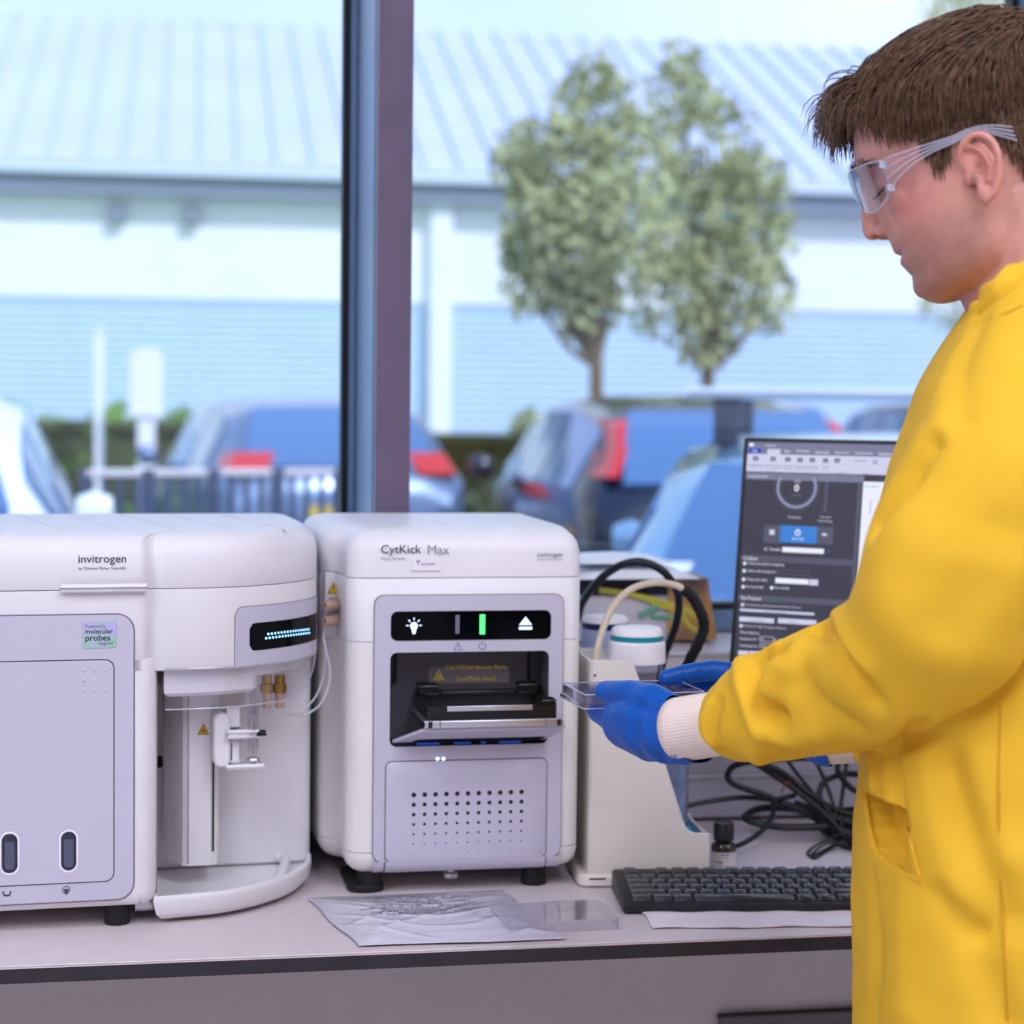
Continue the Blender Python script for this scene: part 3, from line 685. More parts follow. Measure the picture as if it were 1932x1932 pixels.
# carriage with tube
car = empty('tube_carriage'); car.parent = cyt
def cp(x, y, v): return FC.uz(x, y, v)
a = cp(401, 1446, 72); b = cp(433, 1343, 72)
MB().front(rrect(a[0], b[0], a[1], b[1], 9, 5), 62, 92, 2).build('carriage_block', M_white, car)
a = cp(424, 1372, 70); b = cp(455, 1330, 70); MB().box(a[0], b[0], 66, 90, a[1], b[1], 2).build('carriage_neck', M_white, car)
a = cp(425, 1394, 60); b = cp(489, 1374, 60); MB().box(a[0], b[0], 52, 84, a[1], b[1], 3).build('upper_arm', M_white, car)
a = cp(425, 1451, 60); b = cp(498, 1438, 60); MB().box(a[0], b[0], 50, 84, a[1], b[1], 3).build('lower_arm', M_white, car)
a = cp(432, 1442, 64); b = cp(458, 1394, 64); MB().box(a[0], b[0], 62, 84, a[1], b[1], 4).build('arm_web', M_white, car)
a = cp(490, 1388, 56); b = cp(503, 1378, 56); MB().box(a[0] - 4, b[0], 52, 62, a[1], b[1], 1.5).build('release_knob', M_black, car)
cu, cz0 = cp(477, 1437, 60); _, cz1 = cp(482, 1345, 60); _, cz2 = cp(486, 1300, 60)
MB().lathe([(0, cz0 + 4), (3, cz0 + 5), (6, cz0 + 12), (6.4, cz0 + 20), (6.8, cz1 + 8), (6.0, cz1 + 8), (5.4, cz0 + 20), (0, cz0 + 8)], (cu, 58, 0), 16).build('sample_tube', thin_glass('tube_plastic', (.93, .93, .95, 1), 2.0, .05), car)
MB().lathe([(0, cz1), (4.6, cz1), (5, cz2), (0, cz2)], (cu + 1.2, 58, 0), 14).build('probe_sleeve', MATS['tube_plastic'], car)
MB().tube([(cu, 58, cz0 + 3), (cu + 1.6, 58, cz2 + 6)], .9, 8).build('probe_needle', M_steel, car)
MB().lathe([(0, cz0 - 3), (3.2, cz0 - 3), (3.2, cz0), (7.4, cz0 + 1), (8, cz0 + 3), (7, cz0 + 5), (0, cz0 + 5)], (cu, 58, 0), 20).build('tube_seat', M_steel, car)
MB().lathe([(0, cz0 - 8), (3, cz0 - 8), (3, cz0 - 2), (0, cz0 - 2)], (cu, 58, 0), 12).build('seat_spring', mat('copper', rgb(150, 70, 50), .35, metal=.8), car)
for px in (504, 528):
    u, z = cp(px, 1300, 80)
    f = MB().lathe([(0, z - 4), (7.4, z - 4), (7.8, z - 2), (7.8, z + 6), (6, z + 7), (6, z + 16), (0, z + 16)], (u, 80, 0), 10).build('brass_fitting', M_brass, cyt, angle=25)
    MB().lathe([(0, z - 22), (4.4, z - 22), (5.2, z - 20), (5.2, z - 14), (4.2, z - 13), (5.4, z - 10), (5.6, z - 4), (0, z - 4)], (u, 80, 0), 14).build('fitting_plug', M_beige, f)
# drip tray
P_tr = [(40, 2), (104, 10), (135, 24), (167, 45), (205, 84), (232, 136), (240, 180), (236, 200), (40, 200)]
P_tr = P_tr[:1] + [tuple(p) for p in catmull(P_tr[1:7], 4)][1:] + P_tr[7:]
MB().plan(P_tr, [(3, 16), (5, 9), (12, 3), (26, 0), (31, .5), (32, 1.5), (32, 5), (30, 6.5), (22, 9), (20, 14)]).build('drip_tray', M_white, cyt)
a = FC.uv(520, 1664, 26); b = FC.uv(522, 1622, 26)
MB().tube(catmull([(a[0], a[1], 24), (a[0] + 8, a[1] + 20, 26), (b[0] + 8, b[1] - 14, 28), (b[0], b[1], 30)], 5), 6, 8).build('tray_spout', M_white, cyt)
MB().lathe([(0, 0), (7, 0), (7, 4), (0, 6)], (58, 172, 150), 16, 'y').build('bay_port', M_black, cyt)

# thin sample tubes looping between the two instruments
M_line_tube = thin_glass('thin_tubing', (.86, .86, .88, 1), 2.5, .1)
M_tubing = mat('white_tubing', rgb(222, 218, 226), .35, vary=0)
for q, pts in enumerate(([(616, 1144, 2.36), (611, 1180, 2.36), (613, 1250, 2.36), (606, 1290, 2.36), (590, 1322, 2.34), (560, 1345, 2.33), (530, 1340, 2.33)],
                         [(618, 1171, 2.36), (610, 1200, 2.355), (622, 1260, 2.35), (618, 1300, 2.35), (598, 1335, 2.34), (560, 1350, 2.335), (515, 1325, 2.33)])):
    t = MB(1).tube(catmull([at(*p) for p in pts], 6), .0013, 6).build('sample_tubing', M_tubing)
    tag(t, ['thin white tube from the upper fitting of the autosampler to the cytometer', 'thin white tube from the lower fitting of the autosampler to the cytometer'][q], 'tubing', 'sample tubing between the instruments')

# ------------------------------------------------------------------ outside: ground, building, cars, trees
M_asph = mat('asphalt', rgb(150, 152, 158), 0.85, bump=0.2, bscale=30, vary=.1, vscale=2)
struct('ground', MB(1).box(-60, 80, 1.001, 110, -0.12, -0.02), M_asph, smooth=False)
M_clad = mat('pale_blue_cladding', rgb(204, 222, 246), .5, metal=.05, vary=.05, vscale=.6)
M_bwhite = mat('white_render', rgb(236, 238, 248), .7, vary=.03, vscale=.5)
M_roof = mat('roof_sheet', rgb(206, 208, 238), .45, metal=.15, vary=.05, vscale=.4)
M_fascia = mat('fascia_grey', rgb(138, 146, 168), .6)
FB = Frame(at(966, 752, 34.0) * np.array([1, 1, 0]), -1.6)
bld = empty('warehouse_building', FB.O, FB.a, label='long pale warehouse with a ribbed pitched roof beyond the car park', cat='building')
BX0, BX1 = -34.0, 34.0
MB(1).box(BX0, BX1, 0, 18, -.02, 3.05).build('wall', M_clad, bld, smooth=False)
MB(1).box(BX0, BX1, -.06, 18, 3.05, 4.95).build('upper_wall', M_bwhite, bld, smooth=False)
MB(1).box(BX0, BX1, -.45, 0.0, 4.72, 5.05).build('fascia', M_fascia, bld, smooth=False)
MB(1).box(BX0, BX1, -.62, -.42, 5.02, 5.24, .03).build('gutter', mat('gutter_white', rgb(214, 222, 236), .4), bld)
MB(1).loft([[(BX0, -.55, 5.1), (BX0, 9, 9.25), (BX0, 18.6, 5.1), (BX0, 9, 8.9)], [(BX1, -.55, 5.1), (BX1, 9, 9.25), (BX1, 18.6, 5.1), (BX1, 9, 8.9)]]).build('roof', M_roof, bld, smooth=False)
rib0 = None
for k in range(70):
    x = -22 + k * .62
    if rib0 is None:
        rib0 = MB(1).loft([[(-.03, -.5, 5.13), (.03, -.5, 5.13), (.03, -.5, 5.2), (-.03, -.5, 5.2)], [(-.03, 9, 9.25), (.03, 9, 9.25), (.03, 9, 9.33), (-.03, 9, 9.33)]]).build('roof_rib', mat('roof_rib', rgb(186, 198, 222), .45), bld, smooth=False); o = rib0
    else:
        o = rib0.copy(); COL.objects.link(o)
    o.location = (x, 0, 0)
b0 = None
for k in range(22):
    z = .3 + k * .125
    if b0 is None:
        b0 = MB(1).box(BX0, BX1, -.025, 0, 0, .05).build('cladding_rib', mat('cladding_rib', rgb(188, 208, 238), .5), bld, smooth=False); o = b0
    else: o = b0.copy(); COL.objects.link(o)
    o.location = (0, 0, z)
for px in (828,):
    u = FB.uz(px, 600, 0)[0] * .001
    MB(1).box(u - .2, u + .2, -.3, 0, 0, 4.72, .02).build('pilaster', M_bwhite, bld)
for px in (222, 362):
    u = FB.uz(px, 395, 0)[0] * .001
    MB(1).box(u - .15, u + .15, -.3, -.05, 4.3, 4.55, .03).build('wall_lamp', M_fascia, bld)

M_leaf = mat('tree_leaf', rgb(182, 186, 138), .6, vary=.3, vscale=3.0)
M_leafb = mat('hedge_leaf', rgb(128, 168, 84), .6, vary=.35, vscale=3.0)
M_bark = mat('bark', rgb(120, 104, 84), .8, bump=.3, bscale=40)
def leaves(name, centers, n, size, m, parent, seed):
    r = np.random.RandomState(seed); c = np.array([q[:3] for q in centers]); rad = np.array([q[3] for q in centers])
    w = rad ** 2; idx = r.choice(len(c), n, p=w / w.sum())
    d = r.normal(size=(n, 3)); d /= np.linalg.norm(d, axis=1)[:, None]
    p = c[idx] + d * (rad[idx] * r.uniform(.35, 1.0, n) ** .6)[:, None]
    a = r.normal(size=(n, 3)); a /= np.linalg.norm(a, axis=1)[:, None]
    b = np.cross(a, r.normal(size=(n, 3))); b /= np.linalg.norm(b, axis=1)[:, None]
    s = (size * r.uniform(.6, 1.3, n))[:, None]
    v = np.concatenate([p - a * s, p + b * s * .45, p + a * s, p - b * s * .45], 1).reshape(-1, 3)
    me = bpy.data.meshes.new(name); f = np.arange(n * 4).reshape(-1, 4)
    me.from_pydata(v.tolist(), [], f.tolist()); me.materials.append(m)
    o = bpy.data.objects.new(name, me); COL.objects.link(o); o.parent = parent; o['kind'] = 'stuff'
    return o
def tree(name, label, px, base_d, crown, trunk_r, seed, n):
    """crown: blobs as (pixel x, pixel y, depth offset, radius m)"""
    b = at(px, 752, base_d); root = empty(name, (b[0], b[1], -.02), 0, label, 'tree')
    O = np.array([b[0], b[1], -.02]); cs = []
    for (x, y, dd, rr) in crown: q = at(x, y, base_d + dd) - O; cs.append((q[0], q[1], q[2], rr))
    fork = np.array([0.02, 0, 1.75])
    MB(1).tube(catmull([(0, 0, 0), (.02, .01, .9), tuple(fork), (.0, .0, 2.4), (.05, 0, 3.0)], 4), trunk_r, 8, r1=trunk_r * .5).build('trunk', M_bark, root)
    for c in cs:
        mid = (fork + np.array(c[:3])) / 2 + np.array([0, 0, -.12])
        MB(1).tube(catmull([tuple(fork), tuple(mid), c[:3]], 4), trunk_r * .5, 6, r1=.008).build('branch', M_bark, root)
    leaves('foliage', cs, n, .062, M_leaf, root, seed)
    return root
tree('maple_tree', 'leafy green tree with a forked trunk standing before the warehouse', 1120, 15.5,
     [(1000, 540, 0, .26), (1020, 470, .2, .36), (1080, 330, 0, .5), (1130, 220, .1, .42), (1120, 150, 0, .25), (1010, 300, .3, .35), (1170, 420, -.2, .55), (1080, 470, 0, .5), (970, 310, 0, .22), (1190, 300, .2, .42), (1100, 560, 0, .35), (1040, 400, 0, .42)], .07, 3, 4200)
tree('maple_tree', 'leafy green tree with a bare low trunk beside the forked tree', 1330, 16.5,
     [(1290, 180, 0, .34), (1285, 120, 0, .2), (1330, 280, 0, .5), (1380, 400, .2, .55), (1290, 430, 0, .55), (1420, 330, 0, .3), (1440, 560, 0, .34), (1360, 540, 0, .5), (1270, 560, 0, .42), (1330, 640, 0, .28), (1430, 460, .2, .35)], .08, 5, 3600)
tree('maple_tree', 'dark green tree rising behind the roof ridge at the far end', 1850, 24.0,
     [(1830, 20, 0, .7), (1880, 40, 0, .7), (1800, 560, 0, .5), (1840, 500, 0, .5), (1860, 300, 0, .8)], .12, 8, 2200)
def hedge(name, label, x0, x1, d, h, th, seed, n, m):
    a = at(x0, 752, d); b = at(x1, 752, d); L = np.linalg.norm((b - a)[:2]); root = empty(name, (a[0], a[1], -.02), math.atan2(b[1] - a[1], b[0] - a[0]), label, 'hedge')
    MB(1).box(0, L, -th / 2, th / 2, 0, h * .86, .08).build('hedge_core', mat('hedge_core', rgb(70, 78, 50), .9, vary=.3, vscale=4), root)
    r = np.random.RandomState(seed)
    leaves('foliage', [(r.uniform(0, L), r.uniform(-th / 2, th / 2), r.uniform(.15, h - .18), .22) for _ in range(int(60 * L / 4))], n, .07, m, root, seed)
hedge('clipped_hedge', 'clipped green hedge running along the foot of the warehouse', -300, 640, 20.0, 1.42, .8, 2, 7000, M_leafb)
hedge('clipped_hedge', 'loose hedge with pale blossom between the two parked cars', 780, 1010, 17.0, 1.38, .8, 4, 2600, mat('blossom_leaf', rgb(176, 186, 150), .6, vary=.3, vscale=2.0))
lawn = MB(1).box(-24, 9, 17.2, 30, -.02, .015); struct('lawn', lawn, mat('lawn_grass', rgb(140, 176, 120), .9, vary=.2, vscale=2, bump=.3, bscale=40), smooth=False)
# white posts by the hedge
for (px, top, d, w, lab) in ((187, 620, 19.0, .06, 'slim white post standing at the hedge'), (276, 660, 18.6, .1, 'broad white post with a sign board standing at the hedge')):
    b = at(px, 752, d); o = empty('sign_post', (b[0], b[1], -.02), 0, lab, 'post'); zt = at(px, top, d)[2] + .02
    MB(1).box(-w, w, -w, w, 0, zt, .02).build('post', M_bwhite, o)
    if w > .08: MB(1).box(-.16, .16, -.12, -.09, zt - .62, zt - .02, .01).build('sign_board', M_bwhite, o)
# railing between the lawn and the car park
a = at(150, 886, 8.4); b = at(640, 888, 8.9); rl = empty('steel_railing', (a[0], a[1], -.02), math.atan2(b[1] - a[1], b[0] - a[0]), 'dark steel railing with a pale top rail along the car park', 'railing')
L = float(np.linalg.norm((b - a)[:2])); RHT = float(a[2]) + .02
M_rail = mat('railing_paint', rgb(60, 74, 104), .5); M_railt = mat('rail_top', rgb(228, 222, 230), .3)
MB(1).box(0, L, -.02, .02, RHT - .03, RHT, .008).build('top_rail', M_railt, rl)
MB(1).box(0, L, -.015, .015, .12, .16, .005).build('bottom_rail', M_rail, rl)
for k in range(5):
    x = L * k / 4; MB(1).box(max(0, x - .03), x + .03, -.03, .03, 0, RHT, .006).build('post', M_rail, rl)
bar0 = None
for k in range(int(L / .07)):
    if bar0 is None: bar0 = MB(1).box(-.012, .012, -.008, .008, .14, RHT - .02).build('baluster', M_rail, rl, smooth=False); o = bar0
    else: o = bar0.copy(); COL.objects.link(o)
    o.location = (.035 + .07 * k, 0, 0)

# ---- cars
ST = [(0.00, .40, .78, .80, .74, .66), (.06, .26, .90, .94, .84, .70), (.26, .22, .95, 1.20, .88, .66), (.58, .22, .96, 1.43, .89, .60), (1.2, .22, .95, 1.50, .90, .60),
      (2.0, .22, .94, 1.49, .90, .61), (2.5, .22, .93, 1.38, .90, .62), (3.05, .22, .93, 1.03, .89, .68), (3.6, .22, .88, .94, .87, .66), (4.05, .26, .74, .79, .80, .60), (4.2, .40, .60, .62, .70, .5)]
def st_at(x):
    for i in range(len(ST) - 1):
        if x <= ST[i + 1][0]:
            t = (x - ST[i][0]) / (ST[i + 1][0] - ST[i][0]); return [a + (b - a) * t for a, b in zip(ST[i], ST[i + 1])]
    return list(ST[-1])
def side_w(x, z):
    _, zb, zl, zr, wl, wr = st_at(x); t = min(1, max(0, (z - zl) / max(zr - .05 - zl, .02))); return wl + (wr + .06 - wl) * t
M_cglass = mat('car_glass', rgb(84, 118, 168), .08, coat=.4, vary=0)  # blue base colour stands in for sky reflected in the glass
M_tyre = mat('tyre', rgb(28, 28, 30), .8); M_rim = mat('alloy_rim', rgb(180, 182, 188), .3, metal=.7)
M_tail = mat('tail_lamp_red', rgb(208, 52, 60), .2, coat=.4); M_head = mat('head_lamp_clear', rgb(228, 234, 242), .1, coat=.4); M_plate_y = mat('plate_yellow', rgb(232, 196, 70), .5)
def car(label, rear_px, rear_d, head, paint, scale=1.0, nm='parked_car', bars=False, lampm=None, lampz=(.92, 1.14), lampw=.2):
    b = at(rear_px, 752, rear_d)
    h = _r0 * head[0] + np.array([_fw[0], _fw[1], 0]) * head[1]; rz = math.atan2(h[1], h[0])
    root = empty(nm, (b[0], b[1], -.02), rz, label, 'car'); root.scale = (scale,) * 3
    rings = []
    for k in range(43):
        x = 4.2 * k / 42; _, zb, zl, zr, wl, wr = st_at(x)
        half = [(0, zb), (wl * .8, zb), (wl * .96, zb + .1), (wl, (zb + zl) / 2 + .06), (wl * .985, zl), (wr + .06, zr - .07), (wr * .8, zr - .015), (0, zr)]
        rings.append([(x, y, z) for y, z in half] + [(x, -y, z) for y, z in half[-2:0:-1]])
    body = MB(1).loft(rings).build('car_body', paint, root, angle=50)
    for sgn in (1, -1):
        for (xa, xb) in ((.5, 1.3), (1.37, 2.2), (2.27, 2.72)):
            r_ = []
            for k in range(7):
                x = xa + (xb - xa) * k / 6; s = st_at(x); z0, z1 = s[2] + .03, max(s[2] + .05, s[3] - .1)
                r_.append([(x, sgn * (side_w(x, z0) + .004), z0), (x, sgn * (side_w(x, z1) + .006), z1), (x, sgn * (side_w(x, z1) - .02), z1), (x, sgn * (side_w(x, z0) - .02), z0)])
            MB(1).loft(r_).build('side_window', M_cglass, root, angle=30)
        MB(1).lathe([(0, -.1), (.31, -.1), (.33, -.07), (.33, .07), (.31, .1), (0, .1)], (.78, sgn * .82, .33), 24, 'y').build('wheel', M_tyre, root)
        MB(1).lathe([(0, -.105), (.2, -.105), (.22, 0), (.2, .105), (0, .105)], (.78, sgn * .82, .33), 16, 'y').build('rim', M_rim, root)
        MB(1).lathe([(0, -.1), (.31, -.1), (.33, -.07), (.33, .07), (.31, .1), (0, .1)], (3.38, sgn * .82, .33), 24, 'y').build('wheel', M_tyre, root)
        MB(1).lathe([(0, -.105), (.2, -.105), (.22, 0), (.2, .105), (0, .105)], (3.38, sgn * .82, .33), 16, 'y').build('rim', M_rim, root)
        MB(1).lathe([(0, -.08), (.06, -.07), (.085, 0), (.06, .07), (0, .08)], (2.68, sgn * 1.0, 1.02), 12, 'y', sx=.7).build('wing_mirror', paint, root)
        lm = lampm or M_tail
        r_ = []
        for k in range(5):
            z = lampz[0] + (lampz[1] - lampz[0]) * k / 4; xr_ = float(np.interp(z, [.80, .94, 1.2, 1.43], [.0, .06, .26, .58])); yo = side_w(xr_ + .12, z) + .008
            r_.append([(xr_ - .025, sgn * (yo - lampw), z), (xr_ - .02, sgn * (yo - .06), z), (xr_ + .2, sgn * yo, z), (xr_ + .2, sgn * (yo - lampw), z)])
        MB(1).loft(r_).build('tail_lamp', lm, root, angle=30)
        MB(1).loft([[(4.13, sgn * .5, .62), (4.0, sgn * .78, .64), (3.8, sgn * .84, .68), (4.0, sgn * .5, .62)], [(4.05, sgn * .5, .76), (3.98, sgn * .74, .77), (3.72, sgn * .84, .84), (3.95, sgn * .5, .78)]]).build('head_lamp', M_head, root, angle=30)
    r_ = []
    for k in range(6):
        t = k / 5; x = .12 + .42 * t; s = st_at(x); w = .66 - .12 * t; z = s[3]
        r_.append([(x - .012, -w, z + .012), (x - .012, w, z + .012), (x + .03, w, z - .03), (x + .03, -w, z - .03)])
    MB(1).loft(r_).build('rear_window', M_cglass, root, angle=30)
    r_ = []
    for k in range(6):
        t = k / 5; x = 2.54 + .48 * t; s = st_at(x); w = .56 + .12 * t; z = s[3]
        r_.append([(x, -w, z + .012), (x, w, z + .012), (x, w, z - .03), (x, -w, z - .03)])
    MB(1).loft(r_).build('windscreen', M_cglass, root, angle=30)
    MB(1).box(-.012, .03, -.26, .26, .66, .77, .004).build('number_plate', M_plate_y, root)
    MB(1).box(-.04, .1, -.7, .7, .36, .56, .04).build('rear_bumper', mat('bumper_dark', rgb(66, 72, 88), .5), root)
    if bars:
        for x in (1.0, 2.05):
            MB(1).box(x - .04, x + .04, -.66, .66, 1.60, 1.64, .015).build('roof_bar', mat('roof_bar_alu', rgb(226, 232, 240), .3, metal=.3), root)
            for y in (-.52, .52): MB(1).box(x - .04, x + .04, y - .05, y + .05, 1.45, 1.61, .01).build('bar_foot', MATS['bumper_dark'], root)
    return root
car('grey blue hatchback parked with its tail towards the window, yellow plate', 655, 13.2, (-1.2, 3.9), mat('car_grey_blue', rgb(104, 124, 160), .22, metal=.3, coat=.6, vary=0), 1.0, lampz=(.98, 1.12), lampw=.32)
car('dark navy hatchback parked tail first with tall red lamps', 1420, 10.6, (-.72, 4.0), mat('car_navy', rgb(12, 22, 52), .18, metal=.2, coat=.8, vary=0), 1.02, lampz=(1.06, 1.36), lampw=.12)
car('pale blue silver hatchback with roof bars parked close to the window', 1700, 5.0, (.66, 4.0), mat('car_silver_blue', rgb(140, 176, 212), .2, metal=.4, coat=.7, vary=0), .94, bars=True, lampm=M_head)
car('white hatchback facing the window beside the railing', -177, 10.5, (.8, -4.0), mat('car_white', rgb(238, 242, 246), .2, coat=.6, vary=0), 1.0)
car('small dark red hatchback far across the car park', 1500, 27.0, (-1.0, 4.0), mat('car_red', rgb(120, 42, 50), .25, coat=.6, vary=0), 1.0)
car('small black hatchback far across the car park', 1840, 27.0, (-1.0, 4.0), mat('car_black', rgb(30, 32, 42), .25, coat=.6, vary=0), 1.0)

# ------------------------------------------------------------------ fluid bottle stand with bottles and tubes
FS = Frame(onz(1112, 1673, BZ), -4)
M_stand = mat('stand_cream', rgb(224, 216, 208), .45, bump=.05, bscale=800, vary=.015)
stand = empty('bottle_stand', FS.O, FS.a, label='cream plastic bottle stand with a sloping open side beside the autosampler', cat='bottle stand')
px_poly = [(1112, 1246), (1186, 1247), (1196, 1255), (1203, 1273), (1212, 1300), (1255, 1440), (1288, 1545), (1294, 1560), (1302, 1569), (1312, 1572), (1339, 1573)]
po = [FS.uz(x, y, 0) for x, y in px_poly]; ur = po[-1][0]
po = [(0, 10), (ur, 10)] + po[::-1]; po[-1] = (0, po[-1][1])
SD = 118
MB().front(po, 0, 4, .8).build('side_panel', M_stand, stand)
MB().front(po, SD - 4, SD, .8).build('side_panel', M_stand, stand)
MB().box(-3, 4, 2, SD - 2, 10, po[-1][1] - 1, 1.5).build('end_wall', M_stand, stand)
MB().box(ur - 4, ur, 2, SD - 2, 10, po[2][1] - 2, 1.5).build('cup_wall', M_stand, stand)
MB().plan(rrect(-13, ur + 3, -3, SD + 4, 12, 6), [(0, 3), (2, 0), (12, 0), (15, 2.5)]).build('base', M_stand, stand)
MB().box(4, ur - 4, 4, SD - 4, po[2][1] - 12, po[2][1] - 10).build('cup_mat', mat('mat_cyan', rgb(60, 170, 214), .5), stand, smooth=False)
MB().box(4, 30, 4, SD - 4, po[-1][1] - 8, po[-1][1] - 5).build('top_shelf', M_stand, stand, smooth=False)
MB().lathe([(0, 0), (1.6, 0), (1.6, -.5), (0, -.5)], (3, -.2, po[-1][1] - 18), 10, 'y').build('screw', M_gap, stand)
a = FS.uz(1113, 1652, -4); MB().box(a[0] - 1, a[0] + 20, -3.6, -2.4, a[1] - 5.5, a[1] - 3.5, .4).build('base_slot', M_gap, stand)
M_wcap = mat('cap_white', rgb(236, 232, 236), .4, vary=0); M_teal = mat('band_teal', rgb(0, 134, 150), .35, vary=0); M_navy = mat('band_navy', rgb(22, 30, 92), .35, vary=0)
M_bot = thin_glass('bottle_plastic', (.86, .9, .99, 1), 1.6, .06); M_liq = mat('bottle_fluid', rgb(206, 218, 246), .1, trans=.9, ior=1.2, vary=0)
def bottle(label, cx_px, top_px, v, half_px, band, wide, right_px=None):
    u, zt = FS.uz(cx_px, top_px, v); d = float((FS.O + FS.ex * u * .001 + FS.ey * v * .001 - CAM) @ _fw); k = FPX / d / 1000
    rc = half_px / k; O = FS.O + FS.ex * u * .001 + FS.ey * v * .001; zb = 15.2
    root = empty('fluid_bottle', (O[0], O[1], BZ + zb * .001), FS.a, label, 'bottle'); H = zt - zb
    ridges = lambda a: 1.0 + (.018 if math.sin(a * 22) > .55 else 0)
    MB().lathe([(0, H - 44), (rc, H - 44), (rc * 1.01, H - 42), (rc * .99, H - 20), (rc * .93, H - 17.5)], n=132, mod=ridges).build('cap_skirt', M_wcap, root, angle=30)
    MB().lathe([(rc * .93, H - 18), (rc * .93, H - 9), (rc * .90, H - 4), (rc * .8, H - 1), (rc * .4, H), (0, H)], n=48).build('cap_top', M_wcap, root)
    MB().lathe([(0, H - 17), (rc * .94, H - 17), (rc * .94, H - 10.5), (0, H - 10.5)], n=48).build('cap_band', band, root)
    wl, wr = (-52, wide) if wide else (-rc * 1.15, rc * 1.15)
    pl = rrect(wl, wr, -38, 38, 16, 6)
    MB().loft([[(x * s + o, y * s, z) for x, y in pl] for z, s, o in ((0, .94, 0), (3, 1, 0), (H - 120, 1, 0), (H - 100, .97, 0), (H - 88, .82, 0), (H - 70, .6, 0), (H - 58, .5, 0), (H - 44, .5, 0))]).build('bottle_body', M_bot, root)
    MB().loft([[(x * s, y * s, z) for x, y in pl] for z, s in ((1.5, .9), (4, .96), (H * .55, .96))]).build('fluid', M_liq, root)
    return root
bottle('clear fluid bottle with a white ribbed cap and a teal band', 1202, 1181, 52, 53, M_teal, 62)
# second bottle stands behind on a low box shape of its own
u2, z2 = FS.uz(1142, 1160, 165); O2 = FS.O + FS.ex * u2 * .001 + FS.ey * .165
b2 = empty('fluid_bottle', (O2[0], O2[1], BZ), FS.a, 'white capped fluid bottle with a navy band behind the bottle stand', 'bottle')
M_b2 = mat('bottle_translucent', rgb(196, 204, 246), .3, trans=.25, vary=0)  # violet-blue light cast by the autosampler is put into this colour
MB().lathe([(0, 0), (34, 0), (36, 3), (36, z2 - 70), (30, z2 - 55), (29, z2 - 50)], n=40).build('bottle_body', M_b2, b2)
MB().lathe([(0, z2 - 52), (30, z2 - 52), (30.5, z2 - 50), (30, z2 - 18), (29, z2 - 17), (0, z2 - 17)], n=40).build('cap_skirt', M_b2, b2)
MB().lathe([(0, z2 - 17), (29.6, z2 - 17), (29.6, z2 - 9), (0, z2 - 9)], n=40).build('cap_band', M_navy, b2)
MB().lathe([(0, z2 - 9), (29.5, z2 - 9), (29, z2 - 4), (26, z2 - 1), (0, z2)], n=40).build('cap_top', M_wcap, b2)
# hoses
M_hose = mat('hose_black', rgb(22, 22, 34), .35, vary=0); M_bhose = mat('hose_beige', rgb(206, 190, 168), .4, vary=0)
h = MB(1).tube(catmull([at(*p) for p in ((1090, 1170, 2.66), (1100, 1135, 2.62), (1130, 1095, 2.58), (1170, 1067, 2.56), (1210, 1060, 2.55), (1250, 1077, 2.55), (1275, 1110, 2.56), (1281, 1140, 2.57), (1275, 1180, 2.58), (1262, 1215, 2.6), (1250, 1250, 2.62), (1240, 1330, 2.62))], 8), .0052, 10).build('black_hose', M_hose)
tag(h, 'plain black hose arching behind the fluid bottles', 'hose')
hz = empty('wrapped_hose', (at(1260, 1100, 2.44)[0], at(1260, 1100, 2.44)[1], BZ), 0, 'beige hose arching over the bottle caps, its end wrapped in black spiral', 'hose')
hp = [np.array(p) - np.array(hz.location) for p in catmull([at(*p) for p in ((1122, 1262, 2.39), (1127, 1225, 2.39), (1140, 1180, 2.40), (1160, 1140, 2.41), (1190, 1112, 2.42), (1230, 1100, 2.43), (1265, 1102, 2.44), (1287, 1110, 2.44), (1307, 1128, 2.45), (1324, 1160, 2.46), (1328, 1185, 2.47), (1317, 1215, 2.48), (1300, 1248, 2.5), (1288, 1285, 2.52), (1280, 1330, 2.52))], 10)]
MB(1).tube(hp[:76], .0043, 10).build('hose', M_bhose, hz)
ws = [p for p in hp[70:]]
MB(1).tube(ws, lambda t: .0066 + .0006 * (1 if (t * 13) % 1 > .5 else 0), 12).build('spiral_wrap', M_rubber, hz)

# ------------------------------------------------------------------ printed box and papers on the sill
BXY = .715
def wx(px, py, Y=BXY): return ony(px, py, Y)
xl, xr = wx(1075, 1190)[0], wx(1352, 1190)[0]; zt = wx(1300, 1090)[2] - SILL
cb = empty('printed_box', (xl, BXY, SILL), 0, 'pale printed carton with yellow green stems and an orange brown end on the window sill', 'box')
W = xr - xl
M_carton = mat('carton_grey', rgb(206, 200, 208), .5); M_orange = mat('carton_orange', rgb(176, 126, 80), .5)
mix_in(M_orange, 'ShaderNodeTexNoise', rgb(120, 96, 84), rgb(206, 150, 70), scale=14, lo=.35, hi=.65)
MB(1).box(0, W * .68, 0, .1, 0, zt * .72, .002).build('carton_body', M_carton, cb)
MB(1).box(0, W * .74, -.001, .1, zt * .72, zt, .002).build('carton_lid', mat('carton_dark', rgb(38, 36, 56), .45, vary=.3, vscale=20), cb)
MB(1).loft([[(W * .66, -.002, .001), (W, -.002, .001), (W, .1, .001), (W * .66, .1, .001)], [(W * .66, -.002, zt), (W * .93, -.002, zt), (W * .93, .1, zt), (W * .66, .1, zt)]]).build('carton_end', M_orange, cb, smooth=False)
def stem(pts, r, m):
    P = [(wx(x, y)[0] - xl, -.0022, wx(x, y)[2] - SILL) for x, y in pts]
    o = MB(1).tube(catmull(P, 4), r, 6).build('printed_stem', m, cb); o.scale = (1, .25, 1); o.location = (0, -.0016, 0)
